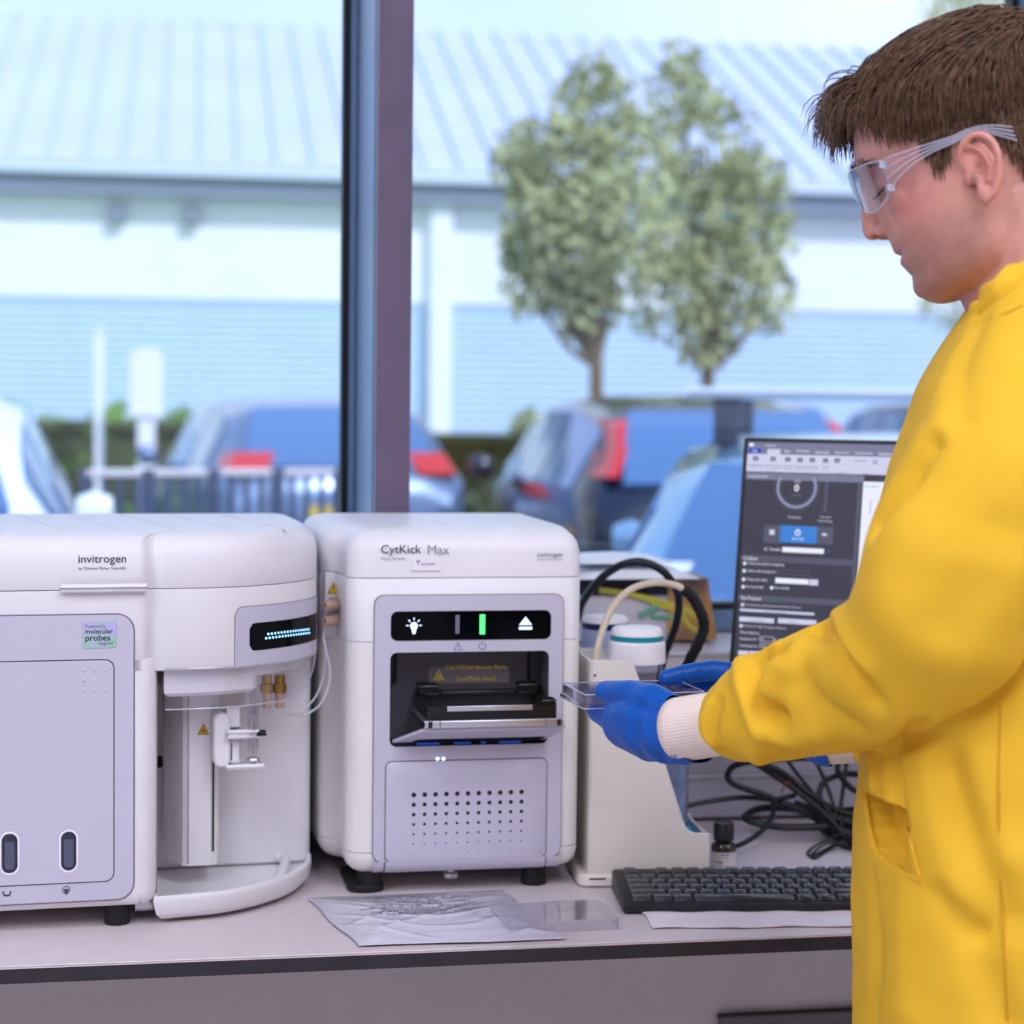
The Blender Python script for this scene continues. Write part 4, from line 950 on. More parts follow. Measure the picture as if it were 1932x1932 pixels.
M_gy = mat('print_yellow_green', rgb(196, 186, 70), .5); M_gg = mat('print_green', rgb(110, 168, 140), .5)
stem([(1130, 1113), (1170, 1118), (1225, 1130), (1290, 1150), (1335, 1175)], .005, M_gy); stem([(1225, 1132), (1240, 1142), (1280, 1148)], .004, M_gy)
stem([(1240, 1142), (1220, 1155), (1205, 1162)], .005, M_gg); stem([(1228, 1163), (1255, 1163), (1275, 1168)], .004, M_gg); stem([(1280, 1150), (1300, 1180), (1320, 1190)], .004, M_gy)
pz = SILL + zt
M_paper = mat('white_paper', rgb(238, 240, 246), .6, vary=0)
for q, (x0p, x1p, dz, lab) in enumerate(((1080, 1312, 0, 'thick white padded envelope on the printed carton'), (1085, 1262, .022, 'folded white paper on top of the padded envelope'))):
    xa, xb = wx(x0p, 1080)[0], wx(x1p, 1080)[0]; n = 20; top = []; th = .0205 if q == 0 else .012
    rings = []
    for k in range(n + 1):
        t = k / n; x = xa + (xb - xa) * t; b_ = .5 + .5 * math.sin(math.pi * min(1, t * 1.1)) ; z0 = pz + dz
        e = min(1.0, t * 14, (1 - t) * 7)
        rings.append([(x, BXY - .03, z0 + .001), (x, BXY + .09, z0 + .001), (x, BXY + .085, z0 + .001 + th * e * b_ * .7), (x, BXY + .03, z0 + .002 + th * e * b_), (x, BXY - .025, z0 + .001 + th * e * b_ * .6)])
    tag(MB(1).loft(rings).build('padded_envelope' if q == 0 else 'folded_paper', M_paper, None), lab, 'envelope' if q == 0 else 'paper')

# ------------------------------------------------------------------ things on the bench
# small reagent vial
vp = onz(1364, 1648, BZ)
vial = empty('reagent_vial', vp, math.radians(-12), 'small amber reagent vial with a black screw cap and printed label', 'vial')
MB().lathe([(0, 0), (14, 0), (15.3, 1.5), (15.3, 34), (13.5, 38), (10, 40.5), (10, 43)], n=32).build('vial_glass', mat('amber_glass', rgb(34, 20, 14), .12, coat=.4), vial)
MB().lathe([(0, 42), (12, 42), (12.6, 43), (12.6, 62), (11.6, 64), (9, 64), (8.5, 63), (0, 63)], n=48, mod=lambda a: 1 + .012 * math.cos(a * 24)).build('vial_cap', M_black, vial, angle=30)
MB().loft([[(15.6 * math.cos(math.radians(a)), 15.6 * math.sin(math.radians(a)), z) for a in range(0, 360, 12)] for z in (3, 29)], False, False).build('vial_label', mat('label_paper', rgb(206, 200, 200), .6), vial)
lb = [o for o in vial.children if o.name.startswith('vial_label')][0]
def onlabel(x, y, z): a = math.radians(-90) + x / 15.8; return (15.85 * math.cos(a), 15.85 * math.sin(a), z)
for (z, w, hgt, x) in ((25.5, 11, 2.0, -4), (22.5, 16, 1.1, -8), (16, 9, 2.4, -11), (11, 15, 1.2, -9), (6, 8, 2, 2), (5.5, 8, 1.4, -10)):
    mb = MB(); n = int(w / 1.1)
    for k in range(n):
        if k % 5 == 3: continue
        mb.loft([[onlabel(x + k * 1.1, 0, z), onlabel(x + k * 1.1 + .8, 0, z), onlabel(x + k * 1.1 + .8, 0, z + hgt), onlabel(x + k * 1.1, 0, z + hgt)]], True, False)
    mb.build('label_print', M_inkl if hgt < 2 else M_ink, lb, smooth=False)

# keyboard
KO = onz(1176, 1717, BZ + .005); KO[2] = BZ; FK = Frame(KO, -6.6)
kb = empty('keyboard', KO, FK.a, 'black full-size computer keyboard lying in front of the bottle stand', 'keyboard')
M_kb = mat('keyboard_black', rgb(30, 29, 33), .42, bump=.05, bscale=900); M_key = mat('key_plastic', rgb(46, 44, 50), .16, bump=.02, bscale=1200, vary=.05, spec=1.0)
KW, KD = 440, 117; KS = .84
MB().loft([[(x, y, 0) for x, y in rrect(2, KW - 2, 5, KD, 5, 3)], [(x, y, 2) for x, y in rrect(0, KW, 1, KD, 6, 3)], [(x, y, 9 + 14 * y / KD) for x, y in rrect(0, KW, 0, KD, 6, 3)], [(x, y, 10.4 + 14 * y / KD) for x, y in rrect(1.5, KW - 1.5, 1.5, KD - 1.5, 5, 3)]]).build('keyboard_body', M_kb, kb)
rows = [(12, [1.25, 1.25, 1.25, 6.25, 1.25, 1.25, 1.25, 1.25]), (31, [2.25] + [1] * 10 + [2.75]), (50, [1.75] + [1] * 11 + [2.25]), (69, [1.5] + [1] * 12 + [1.5]), (88, [1] * 13 + [2]), (115, [1, -1, 1, 1, 1, 1, -.5, 1, 1, 1, 1, -.5, 1, 1, 1, 1])]
keycache = {}
def add_key(x, y, w, h=16.4):
    y = y * KS
    kk = (round(w, 2), round(h, 2))
    if kk not in keycache:
        ww = w * 19 - 2.6
        o = MB().loft([[(a, b, 0) for a, b in rrect(0, ww, 0, h - 2, 1.6, 2)], [(a, b, 3.4) for a, b in rrect(.7, ww - .7, .6, h - 2.6, 1.8, 2)], [(a, b, 4.4) for a, b in rrect(1.6, ww - 1.6, 1.6, h - 3.8, 1.8, 2)]]).build('key', M_key, kb)
        keycache[kk] = o
    else:
        o = keycache[kk].copy(); COL.objects.link(o)
    o.location = (x * .001, y * .001, (9.9 + 14 * y / KD) * .001); o.rotation_euler = (math.atan(11 / KD) + math.radians(4.5), 0, 0)
for y, ks in rows:
    x = 11.0
    for w in ks:
        if w > 0: add_key(x + 1.3, y, w)
        x += abs(w) * 19
    for gx_ in ((301 + 19 * k) for k in range(3)):
        if y in (12, 88, 69, 115) or (y == 31 and gx_ == 320): add_key(gx_ + 1.3, y, 1)
    for gx_ in ((363 + 19 * k) for k in range(3)):
        if y != 115: add_key(gx_ - 2, y, 1)

# folded paper towel in front of the keyboard
c = [onz(1206, 1721, BZ), onz(1600, 1719, BZ), onz(1616, 1748, BZ), onz(1236, 1752, BZ)]
def sheet(name, c, nu, nv, zf, th, m, wob=None):
    top = []; 
    for j in range(nv + 1):
        for i in range(nu + 1):
            s, t = i / nu, j / nv
            p = (c[0] * (1 - s) + c[1] * s) * (1 - t) + (c[3] * (1 - s) + c[2] * s) * t
            if wob: p = p + np.array([*wob(s, t), 0])
            top.append((p[0], p[1], BZ + zf(s, t)))
    n = (nu + 1) * (nv + 1); bot = [(x, y, max(BZ + .0002, z - th)) for x, y, z in top]; fs = []
    for j in range(nv):
        for i in range(nu):
            a = j * (nu + 1) + i; q = (a, a + 1, a + nu + 2, a + nu + 1); fs.append(q); fs.append(tuple(n + k for k in reversed(q)))
    rim = [i for i in range(nu + 1)] + [j * (nu + 1) + nu for j in range(1, nv + 1)] + [nv * (nu + 1) + i for i in range(nu - 1, -1, -1)] + [j * (nu + 1) for j in range(nv - 1, 0, -1)]
    for k in range(len(rim)): a, b = rim[k], rim[(k + 1) % len(rim)]; fs.append((b, a, n + a, n + b))
    return raw(name, top + bot, fs, m, None, True, 50)
pt = sheet('paper_towel', c, 40, 8, lambda s, t: .0022 + .0012 * math.sin(9 * t + 2 * s) * (1 - abs(2 * t - 1)) + .0006 * math.sin(21 * s), .0018, mat('paper_towel', rgb(236, 226, 230), .85, bump=.1, bscale=500), lambda s, t: (.003 * math.sin(5 * t), .002 * math.sin(11 * s)))
tag(pt, 'folded white paper towel lying along the front of the keyboard', 'paper towel')

# crinkled clear bag with print
c = [onz(580, 1698, BZ), onz(946, 1683, BZ), onz(1066, 1774, BZ), onz(676, 1787, BZ)]
nz = np.random.RandomState(5); ph = nz.uniform(0, 6, 12); fr = nz.uniform(4, 19, (12, 2))
def crinkle(s, t):
    w1 = 1 - abs(math.sin(7.5 * s + 5 * t + 1.3 * math.sin(9 * t + 4 * s))); w2 = 1 - abs(math.sin(13 * t - 4 * s + 1.7 * math.sin(6 * s + 2)))
    ridge = (.0022 * w1 ** 3 + .0026 * w2 ** 3) * (.35 + .65 * min(1, max(0, (t - .3) * 2.2)))
    z = sum(math.sin(fr[k, 0] * s + fr[k, 1] * t * .8 + ph[k]) * .55 for k in range(12)) / 12
    return .0020 + ridge * min(1, 8 * min(s, 1 - s, t, 1 - t)) + .0060 * max(0, min(1, .5 + 1.4 * z)) * min(1, 6 * min(s, 1 - s, t, 1 - t) + .15)
M_bag = mat('bag_film', rgb(214, 208, 222), .14, coat=.5, spec=.8, vary=.05, vscale=12, bump=.35, bscale=55)
bag = sheet('plastic_bag', c, 90, 60, crinkle, .001, M_bag, lambda s, t: (.002 * math.sin(9 * t), .0015 * math.sin(8 * s)))
tag(bag, 'flat crinkled clear plastic bag with fine grey print lying before the autosampler', 'plastic bag')
mbp = MB(1); rr = random.Random(3)
for ln in range(11):
    t = .12 + .035 * ln; s = rr.uniform(.16, .3); end = rr.uniform(.6, .88)
    while s < end:
        w_ = rr.uniform(.008, .035); hh = .011 if ln != 6 else .009
        if rr.random() < .86:
            P = []
            for (a, b) in ((s, t), (s + w_, t), (s + w_, t + hh), (s, t + hh)):
                p = (c[0] * (1 - a) + c[1] * a) * (1 - b) + (c[3] * (1 - a) + c[2] * a) * b; P.append((p[0] + .002 * math.sin(9 * b), p[1] + .0015 * math.sin(8 * a), BZ + crinkle(a, b) + .0009))
            mbp.add(P, [(0, 1, 2, 3)])
        s += w_ + .006
mbp.build('bag_print', mat('bag_print', rgb(92, 88, 98), .5), bag, smooth=False)

# clear lid of a well plate
FL = Frame(onz(958, 1765, BZ), 4.0)
lidr = empty('plate_lid', FL.O + np.array([0, 0, .0008]), FL.a, 'clear rectangular well plate lid lying on the bench by the bag', 'plate lid')
M_acr = thin_glass('acrylic_sheet', (.955, .955, .975, 1), 1.6, .02)
M_acre = mat('acrylic_bright_edge', rgb(226, 222, 236), .1, trans=.5, vary=0)  # pale colour paints in the glint along the clear lid edges
MB().box(0, 127.8, 0, 85.5, 10.4, 11.4).build('lid_top', M_acr, lidr, smooth=False)
MB().ring_plan(rrect(0, 127.8, 0, 85.5, 4, 3), rrect(1.2, 126.6, 1.2, 84.3, 3, 3), 0, 10.4).build('lid_skirt', M_acr, lidr)
MB().ring_plan(rrect(-.2, 128, -.2, 85.7, 4, 3), rrect(.7, 127.1, .7, 84.8, 3.4, 3), 10.6, 11.7).build('lid_edge', M_acre, lidr)
for (x, y) in ((1, 1), (126.8, 1)): MB().box(x - .7, x + .7, y - .7, y + .7, 0, 10.6, .3).build('lid_corner', M_acre, lidr)

# cables tangled by the wall
M_cab = mat('cable_black', rgb(16, 16, 20), .45, vary=0)
def cable(label, pts, r, nm='cable', parent=None):
    P = []
    for x, y, Y in pts:
        p = ony(x, y, Y)
        if p[2] < BZ + r: p = onz(x, y, BZ + r)
        p[1] = min(p[1], WY - .024 - r); P.append(p)
    o = MB(1).tube(catmull(P, 7), r, 8).build(nm, M_cab)
    return tag(o, label, 'cable', 'black cables tangled on the bench')
cable('thick black cable lying in a wide loop under the yellow sleeve', [(1560, 1430, .40), (1470, 1432, .42), (1400, 1440, .44), (1375, 1455, .46), (1382, 1478, .46), (1450, 1503, .45), (1530, 1540, .44), (1600, 1580, .42), (1660, 1600, .40)], .0042)
cable('black cable running from behind the stand into the tangle', [(1290, 1522, .46), (1350, 1510, .47), (1420, 1505, .47), (1490, 1518, .46), (1570, 1550, .45), (1640, 1580, .43)], .0036)
cable('black cable bending down towards the amber vial', [(1500, 1500, .45), (1462, 1512, .44), (1457, 1540, .42), (1435, 1570, .40), (1396, 1594, .38), (1360, 1600, .36)], .0036)
cable('black cable folded in a flat loop on the bench by the wall', [(1560, 1560, .42), (1470, 1560, .44), (1412, 1548, .46), (1412, 1535, .48), (1450, 1524, .50), (1540, 1530, .50), (1620, 1545, .48)], .005)
cable('black cable stretched aslant through the tangle', [(1400, 1425, .45), (1440, 1450, .45), (1500, 1490, .44), (1560, 1540, .42), (1605, 1590, .4), (1650, 1620, .38)], .0038)
cable('thin black cable hanging straight into the tangle', [(1480, 1428, .46), (1520, 1480, .45), (1570, 1540, .43), (1580, 1590, .41), (1640, 1610, .40)], .0026)
cable('thin black cable dropping steeply beside the adapter', [(1530, 1420, .47), (1555, 1470, .46), (1575, 1530, .44), (1578, 1590, .42), (1640, 1595, .40)], .0026)
cable('thin black wire ending in two tied loops on the bench', [(1650, 1600, .40), (1600, 1575, .40), (1560, 1585, .39), (1530, 1602, .39), (1524, 1612, .385), (1540, 1612, .385), (1580, 1590, .39), (1592, 1586, .39), (1560, 1606, .385), (1538, 1619, .38), (1532, 1612, .38), (1570, 1590, .388), (1640, 1615, .385)], .0016)
cable('thick black cable doubled back beside the power adapter', [(1660, 1470, .46), (1600, 1460, .46), (1555, 1475, .46), (1548, 1510, .45), (1580, 1545, .44), (1640, 1560, .43)], .0042)
cable('black cable crossing low over the flat loop', [(1500, 1515, .47), (1540, 1530, .45), (1580, 1560, .43), (1640, 1590, .41)], .0046)
cable('black cable curling up under the yellow cuff', [(1660, 1500, .44), (1610, 1490, .44), (1580, 1450, .45), (1600, 1425, .46), (1650, 1430, .46)], .004)
cable('black cable arched from the sleeve to the adapter', [(1430, 1440, .45), (1470, 1455, .45), (1530, 1500, .44), (1560, 1520, .44), (1600, 1535, .44), (1660, 1540, .43)], .0044)
cable('thin black cable hanging nearest to the coat pocket', [(1600, 1420, .46), (1592, 1480, .45), (1586, 1540, .44), (1600, 1580, .42), (1650, 1585, .41)], .003)
p0 = onz(1600, 1560, BZ)
ad = empty('power_adapter', (p0[0], .47, BZ), math.radians(14), 'black power adapter block among the tangled cables', 'power adapter')
MB(1).box(-.05, .06, -.03, .03, 0, .034, .006).build('adapter_body', M_black, ad)
MB(1).tube([(-.049, 0, .017), (-.072, 0, .019)], .005, 8).build('adapter_lead', M_cab, ad)
tt = MB(1).tube(catmull([ony(1474, 1495, .43), ony(1480, 1482, .425), ony(1486, 1474, .425), ony(1492, 1476, .43)], 5), .0008, 6).build('twist_tie', mat('tie_red', rgb(150, 24, 34), .4)); tag(tt, 'thin red twist tie around the black cables', 'twist tie')

# ------------------------------------------------------------------ monitor
MY, MT = math.radians(-36), math.radians(8.5)
TLp = at(1405, 826, 2.62)
mex = np.array([math.cos(MY), math.sin(MY), 0]); mey = np.array([-math.sin(MY), math.cos(MY), 0]); mup = np.array([0, 0, 1]) * math.cos(MT) + mey * math.sin(MT); mn = np.cross(mex, mup)
mon = empty('monitor', (TLp[0], TLp[1], BZ), MY, 'thin-framed computer monitor showing dark instrument control software', 'monitor')
MW, MH = 533.0, 312.0
MT_M = Matrix.Translation((0, 0, TLp[2] - BZ)) @ Matrix.Rotation(-MT, 4, 'X')
head = empty('display_head'); head.parent = mon; head.matrix_local = MT_M
def msp(x, y):
    """pixel -> (u, z) in mm on the screen, z negative downwards from the top edge"""
    r = ray(x, y); p = CAM + r * (((TLp - CAM) @ mn) / (r @ mn)); q = p - TLp; return 1000 * (q @ mex), 1000 * (q @ mup)
MB().box(0, MW, 2, 24, -MH, 0, 3).build('casing', M_black, head)
MB().ring_front(rrect(0, MW, -MH, 0, 3, 3), rrect(5, MW - 5, -MH + 10, -5, .5, 3), -.6, 2.5).build('bezel', M_black, head)
def scr_m(n, c, s=1.0): return mat('screen_' + n, (.01, .01, .012, 1), .35, emit=c, estr=s, vary=0, spec=.15)
S_dark = scr_m('charcoal', rgb(62, 62, 78)); S_grey = scr_m('grey', rgb(122, 124, 154)); S_light = scr_m('pale', rgb(206, 208, 236)); S_white = scr_m('white', rgb(236, 238, 255)); S_blue = scr_m('blue', rgb(58, 130, 214)); S_file = scr_m('deep_blue', rgb(36, 60, 210)); S_mid = scr_m('mid_grey', rgb(88, 88, 108)); S_txt = scr_m('text', rgb(200, 200, 220)); S_ink = scr_m('ink', rgb(70, 72, 100))
scrn = MB().box(5, MW - 5, 0.5, 2, -MH + 10, -5).build('screen', S_dark, head, smooth=False)
def ui(nm, m, x0, y0, x1, y1, lay=1, r=0.3):
    """screen element from its top-left and bottom-right pixels"""
    a, b = msp(x0, y0), msp(x1, y1)
    u0, u1, z1, z0 = a[0], b[0], a[1], b[1]
    u0 = max(u0, 5.2); u1 = min(u1, MW - 5.2); z1 = min(z1, -5.2)
    y_ = .5 - .12 * lay
    MB().front(rrect(u0, u1, z0, z1, r, 1), y_, y_ + .1).build(nm, m, scrn, smooth=False)
def uit(s, x0, y0, x1, y1, m=None, lay=3, bold=0.0):
    a, b = msp(x0, y0), msp(x1, y1); w = b[0] - a[0]; z1 = a[1]; h = abs((y1 - y0)) / 1.44
    # keep the line level on the screen: height from the left end
    zb = msp(x0, y1 if abs(y1 - y0) < 30 else y1)[1]
    lettering('screen_text', s, a[0], zb, w, max(a[1] - zb, 1.5), .5 - .12 * lay, m or S_txt, scrn, bold=bold, thick=.02)
u_full = 1900
def band(nm, m, y0, y1, u1=None, lay=1, u0=5.2):
    a, b = msp(1412, y0), msp(1408, y1); MB().front([(u0, b[1]), (u1 or MW - 5.2, b[1]), (u1 or MW - 5.2, min(a[1], -5.1)), (u0, min(a[1], -5.1))], .5 - .12 * lay, .6 - .12 * lay).build(nm, m, scrn, smooth=False)
band('title_bar', S_grey, 833, 859); band('ribbon', S_light, 856, 889, lay=2); band('panel_header', S_grey, 891, 904, u1=msp(1630, 908)[0], lay=2)
ui('menu_tab', S_file, 1413, 846, 1436, 854, 3); ui('menu_tab', S_light, 1448, 847, 1472, 858, 3)
ui('app_icon', S_white, 1414, 836, 1422, 842, 3)
uit('Options', 1445, 838, 1463, 843, S_white); uit('File', 1420, 848, 1429, 853, S_white, 4)
for s, x0, x1, y in (('View', 1479, 1491, 851), ('Workspace', 1502, 1527, 851), ('Instrument', 1539, 1564, 853), ('Experiment', 1576, 1601, 854), ('Compensation', 1613, 1646, 855), ('Statistics', 1658, 1684, 856)): uit(s, x0, y - 3, x1, y + 3, S_white)
for (x, y) in ((1426, 865), (1459, 866), (1487, 867), (1510, 868), (1533, 868), (1558, 869), (1580, 869)):
    ui('tool_icon', S_ink, x - 5, y - 4, x + 4, y + 4, 4)
    ui('tool_icon', S_light, x - 2, y - 1, x + 1, y + 2, 5)
for (x0, x1, y, s) in ((1413, 1438, 877, 'New'), (1440, 1476, 878, 'New Experiment'), (1478, 1496, 879, 'Change'), (1500, 1520, 880, 'Save As'), (1522, 1544, 881, 'Manage'), (1551, 1565, 881, 'Page'), (1613, 1634, 869, 'Select All')): uit(s, x0, y - 2, x1, y + 2, S_ink, 4)
for (x0, x1, y, s) in ((1413, 1438, 882, 'Experiment'), (1441, 1475, 883, 'from Template'), (1478, 1495, 884, 'Builder'), (1500, 1520, 885, 'Template'), (1522, 1544, 886, 'Templates'), (1551, 1565, 887, 'Setup'), (1445, 1460, 889, 'Create'), (1577, 1600, 892, 'Clipboard'), (1627, 1642, 894, 'Editing')): uit(s, x0, y - 2, x1, y + 2, S_grey, 4)
a = msp(1651, 872); MB().front([(a[0] - 3, a[1] - 3.6), (a[0] + 3.6, a[1] + 3), (a[0] + 3, a[1] + 3.6), (a[0] - 3.6, a[1] - 3)], 0, .1).front([(a[0] - 3.6, a[1] + 3), (a[0] + 3, a[1] - 3.6), (a[0] + 3.6, a[1] - 3), (a[0] - 3, a[1] + 3.6)], 0, .1).build('close_icon', S_ink, scrn, smooth=False)
uit('Collection Panel', 1412, 896, 1449, 900, S_white, 4)
# gauge
gc = msp(1503, 920); mg = MB()
for k in range(58):
    t = math.radians(150 + 240 * k / 57)
    c_, s_ = math.cos(t), math.sin(t); q = [(gc[0] + c_ * r_ - s_ * w_, gc[1] + s_ * r_ + c_ * w_) for r_, w_ in ((23.5, -.8), (27.5, -.8), (27.5, .8), (23.5, .8))]
    mg.front(q, .1, .2)
mg.build('gauge_ticks', scr_m('tick', rgb(150, 152, 186)), scrn, smooth=False)
for r_, w_ in ((31, .6), (22, .5)):
    mg = MB(); A = arc2(gc[0], gc[1], r_, 150, 390, 40); B = arc2(gc[0], gc[1], r_ - w_, 390, 150, 40); mg.front(A + B, .15, .25).build('gauge_ring', S_mid, scrn, smooth=False)
uit('0', 1499, 914, 1507, 927, S_white, 3, .02); uit('0%', 1499, 905, 1511, 911, S_txt); uit('events/s', 1492, 931, 1513, 936, S_grey)
uit('0 events', 1487, 972, 1511, 978, S_txt); uit('Sample', 1547, 973, 1568, 978, S_txt); uit('remaining', 1543, 980, 1570, 986, S_txt)
ui('level_line', S_mid, 1557, 908, 1559, 966, 2)
ui('button', S_mid, 1442, 990, 1473, 1025, 2); ui('start_button', S_blue, 1472, 991, 1541, 1026, 2); ui('button', S_mid, 1540, 993, 1571, 1028, 2)
ui('button_icon', S_light, 1452, 999, 1461, 1009, 4); ui('button_icon', S_light, 1551, 1006, 1560, 1011, 4)
a = msp(1505, 1005); MB().ring_front(arc2(a[0], a[1], 4, 0, 345, 23), arc2(a[0], a[1], 2.6, 0, 345, 23), .0, .1).front(rrect(a[0] - .6, a[0] + .6, a[1], a[1] + 4.6, .2, 1), -.02, .1).build('power_icon', S_white, scrn, smooth=False)
uit('Start Up', 1494, 1013, 1516, 1020, S_white, 4)
uit('<', 1442, 1032, 1447, 1039, S_white); uit('>', 1561, 1037, 1566, 1043, S_blue); uit('Sample', 1452, 1033, 1472, 1040, S_white)
ui('input_field', S_white, 1476, 1032, 1554, 1045, 2)
def hdr(s, y):
    band('section_header', S_mid, y - 6, y + 5, u1=msp(1610, y)[0], lay=1); uit(s, 1403 - (y - 1053) * .06, y - 4, 1403 + (26 if s == 'Collect' else 37) - (y - 1053) * .06, y + 3, S_white)
hdr('Collect', 1053); hdr('Run Protocol', 1128)
for (x, y, s, x1) in ((1405, 1063, 'Collect entire plate from beginning', 1479), (1404, 1077, 'Collect wells starting from', 1463), (1403, 1093, 'Collect only well(s)', 1447), (1402, 1107, 'Run horizontally', 1440), (1456, 1109, 'Run vertically', 1489)):
    a = msp(x, y); MB().front(arc2(a[0], a[1], 2.3, 0, 330, 11), .1, .2).build('radio_button', S_white, scrn, smooth=False); uit(s, x + 6, y - 3, x1, y + 3, S_white)
ui('input_frame', S_mid, 1465, 1074, 1527, 1086, 2); ui('input_field', S_dark, 1466.5, 1075.5, 1525.5, 1084.5, 3); ui('input_field', S_white, 1463, 1090, 1525, 1103, 2); ui('button', S_light, 1527, 1093, 1543, 1105, 2)
for (x, y, s, x1) in ((1401, 1141, 'Automatically update Experiment level Run Protocol', 1511), (1398, 1181, 'Optimize for High Throughput Collection', 1483)):
    ui('check_box', S_light, x - 3, y - 3.5, x + 3, y + 3, 2); uit(s, x + 6, y - 3, x1, y + 3, S_txt)
ui('button', S_light, 1396, 1148, 1536, 1161, 2); uit('Apply to experiment', 1442, 1152, 1483, 1157, S_grey, 4)
ui('button', S_light, 1395, 1163, 1460, 1176, 2); ui('button', S_light, 1468, 1166, 1540, 1180, 2); uit('Set as Default', 1414, 1167, 1442, 1172, S_grey, 4); uit('Load', 1490, 1170, 1500, 1175, S_grey, 4)
uit('Flow Options', 1397, 1190, 1432, 1196, S_white); uit('Acquisition Vol', 1396, 1202, 1427, 1208, S_white); uit('Total Sample Vol', 1395, 1215, 1428, 1221, S_white); uit('µL   400 µL Total Draw', 1461, 1205, 1502, 1211, S_white)
for y in (1206, 1219): ui('input_frame', S_txt, 1433, y - 6, 1460, y + 5, 2); ui('input_field', S_dark, 1434, y - 5, 1459, y + 4, 3)
uit('50', 1436, 1203, 1441, 1208, S_txt, 5); uit('100', 1437, 1216, 1445, 1221, S_txt, 5)
ui('button', S_light, 1393, 1227, 1412, 1238, 2); ui('button', S_light, 1414, 1228, 1440, 1239, 2)
# right pane
band('scroll_bar', S_mid, 902, 1240, u0=msp(1619, 905)[0], u1=msp(1626, 905)[0], lay=1)
band('preview_pane', S_white, 902, 1240, u0=msp(1629, 905)[0], lay=1)
uit('Preview', 1631, 914, 1658, 920, scr_m('teal', rgb(120, 170, 190)), 3)
for yy in (948, 1000): uit('|', 1641, yy - 5, 1643, yy + 22, S_light, 3)
# stand of the monitor
cx_ = MW * .6 * .001
MB(1).box(cx_ - .03, cx_ + .03, .03, .05, .02, TLp[2] - BZ - .12, .004).build('stand_neck', M_black, mon)
MB(1).box(cx_ - .11, cx_ + .11, -.06, .12, 0, .012, .004).build('stand_base', M_black, mon)

# ------------------------------------------------------------------ the person
def capsule(mb, p0, r0, p1, r1, n=20, k=6, sq=None):
    """tapered capsule; sq=(axis vector, factor) squashes the section along an axis"""
    p0, p1 = np.array(p0, float), np.array(p1, float); t = p1 - p0; L = np.linalg.norm(t); t = t / (L + 1e-12)
    a = np.cross(t, [0, 0, 1.0] if abs(t[2]) < .9 else [1.0, 0, 0]); a /= np.linalg.norm(a); b = np.cross(t, a); rings = []
    st = [(-math.cos(math.pi / 2 * i / k), math.sin(math.pi / 2 * i / k), 0) for i in range(k + 1)] + [(math.sin(math.pi / 2 * i / k), math.cos(math.pi / 2 * i / k), 1) for i in range(k + 1)]
    for off, rad, e in st:
        r = r1 if e else r0; c = (p1 if e else p0) + t * off * r; rad = max(rad, .02)
        ring = []
        for q in range(n):
            d = (a * math.cos(2 * math.pi * q / n) + b * math.sin(2 * math.pi * q / n)) * rad * r
            if sq is not None: d = d + sq[0] * (d @ sq[0]) * (sq[1] - 1)
            ring.append(c + d)
        rings.append(ring)
    mb.loft(rings)
def ellipsoid(mb, c, ax, n=24, m=12):
    """ax: three half-axis vectors"""
    c = np.array(c, float); rings = []
    for i in range(m + 1):
        th = math.pi * (i + .02) / (m + .04); rings.append([c + ax[2] * math.cos(th) + math.sin(th) * (ax[0] * math.cos(2 * math.pi * q / n) + ax[1] * math.sin(2 * math.pi * q / n)) for q in range(n)])
    mb.loft(rings)
def fuse(name, mb, voxel, smooth, m, parent, it=6):
    """melt overlapping shapes into one continuous surface"""
    o = raw(name, mb.v, mb.f, m, None, False)
    r = o.modifiers.new('fuse', 'REMESH'); r.mode = 'VOXEL'; r.voxel_size = voxel
    if smooth: s = o.modifiers.new('soften', 'SMOOTH'); s.factor = smooth; s.iterations = it
    dg = bpy.context.evaluated_depsgraph_get(); me = bpy.data.meshes.new_from_object(o.evaluated_get(dg)); old = o.data
    o.modifiers.clear(); o.data = me; bpy.data.meshes.remove(old); me.name = name
    me.polygons.foreach_set('use_smooth', [True] * len(me.polygons)); me.materials.clear(); me.materials.append(m)
    o.parent = parent
    return o
def get_co(me):
    a = np.zeros(len(me.vertices) * 3); me.vertices.foreach_get('co', a); return a.reshape(-1, 3)
def get_no(me):
    a = np.zeros(len(me.vertices) * 3); me.vertices.foreach_get('normal', a); return a.reshape(-1, 3)
def set_co(me, c): me.vertices.foreach_set('co', np.ascontiguousarray(c).reshape(-1)); me.update()
def bvh(o): return BVHTree.FromPolygons([v.co.copy() for v in o.data.vertices], [tuple(p.vertices) for p in o.data.polygons])
def hit(tree, x, y):
    r = ray(x, y); r = r / np.linalg.norm(r); h = tree.ray_cast(Vector(CAM), Vector(r)); return None if h[0] is None else (np.array(h[0]), np.array(h[1]))
def seg_dist(P, line):
    best = np.full(len(P), 1e9)
    for a, b in zip(line[:-1], line[1:]):
        d = b - a; t = np.clip(((P - a) @ d) / (d @ d + 1e-12), 0, 1); best = np.minimum(best, np.linalg.norm(P - (a + t[:, None] * d), axis=1))
    return best

pb = at(1905, 1500, 1.745)
man = empty('person', (0, 0, 0), 0, 'person in a yellow lab coat, blue gloves and safety glasses holding a well plate', 'person')
man.location = (pb[0], pb[1], 0); MO = np.array([pb[0], pb[1], 0.0])
def A(x, y, d): return at(x, y, d) - MO

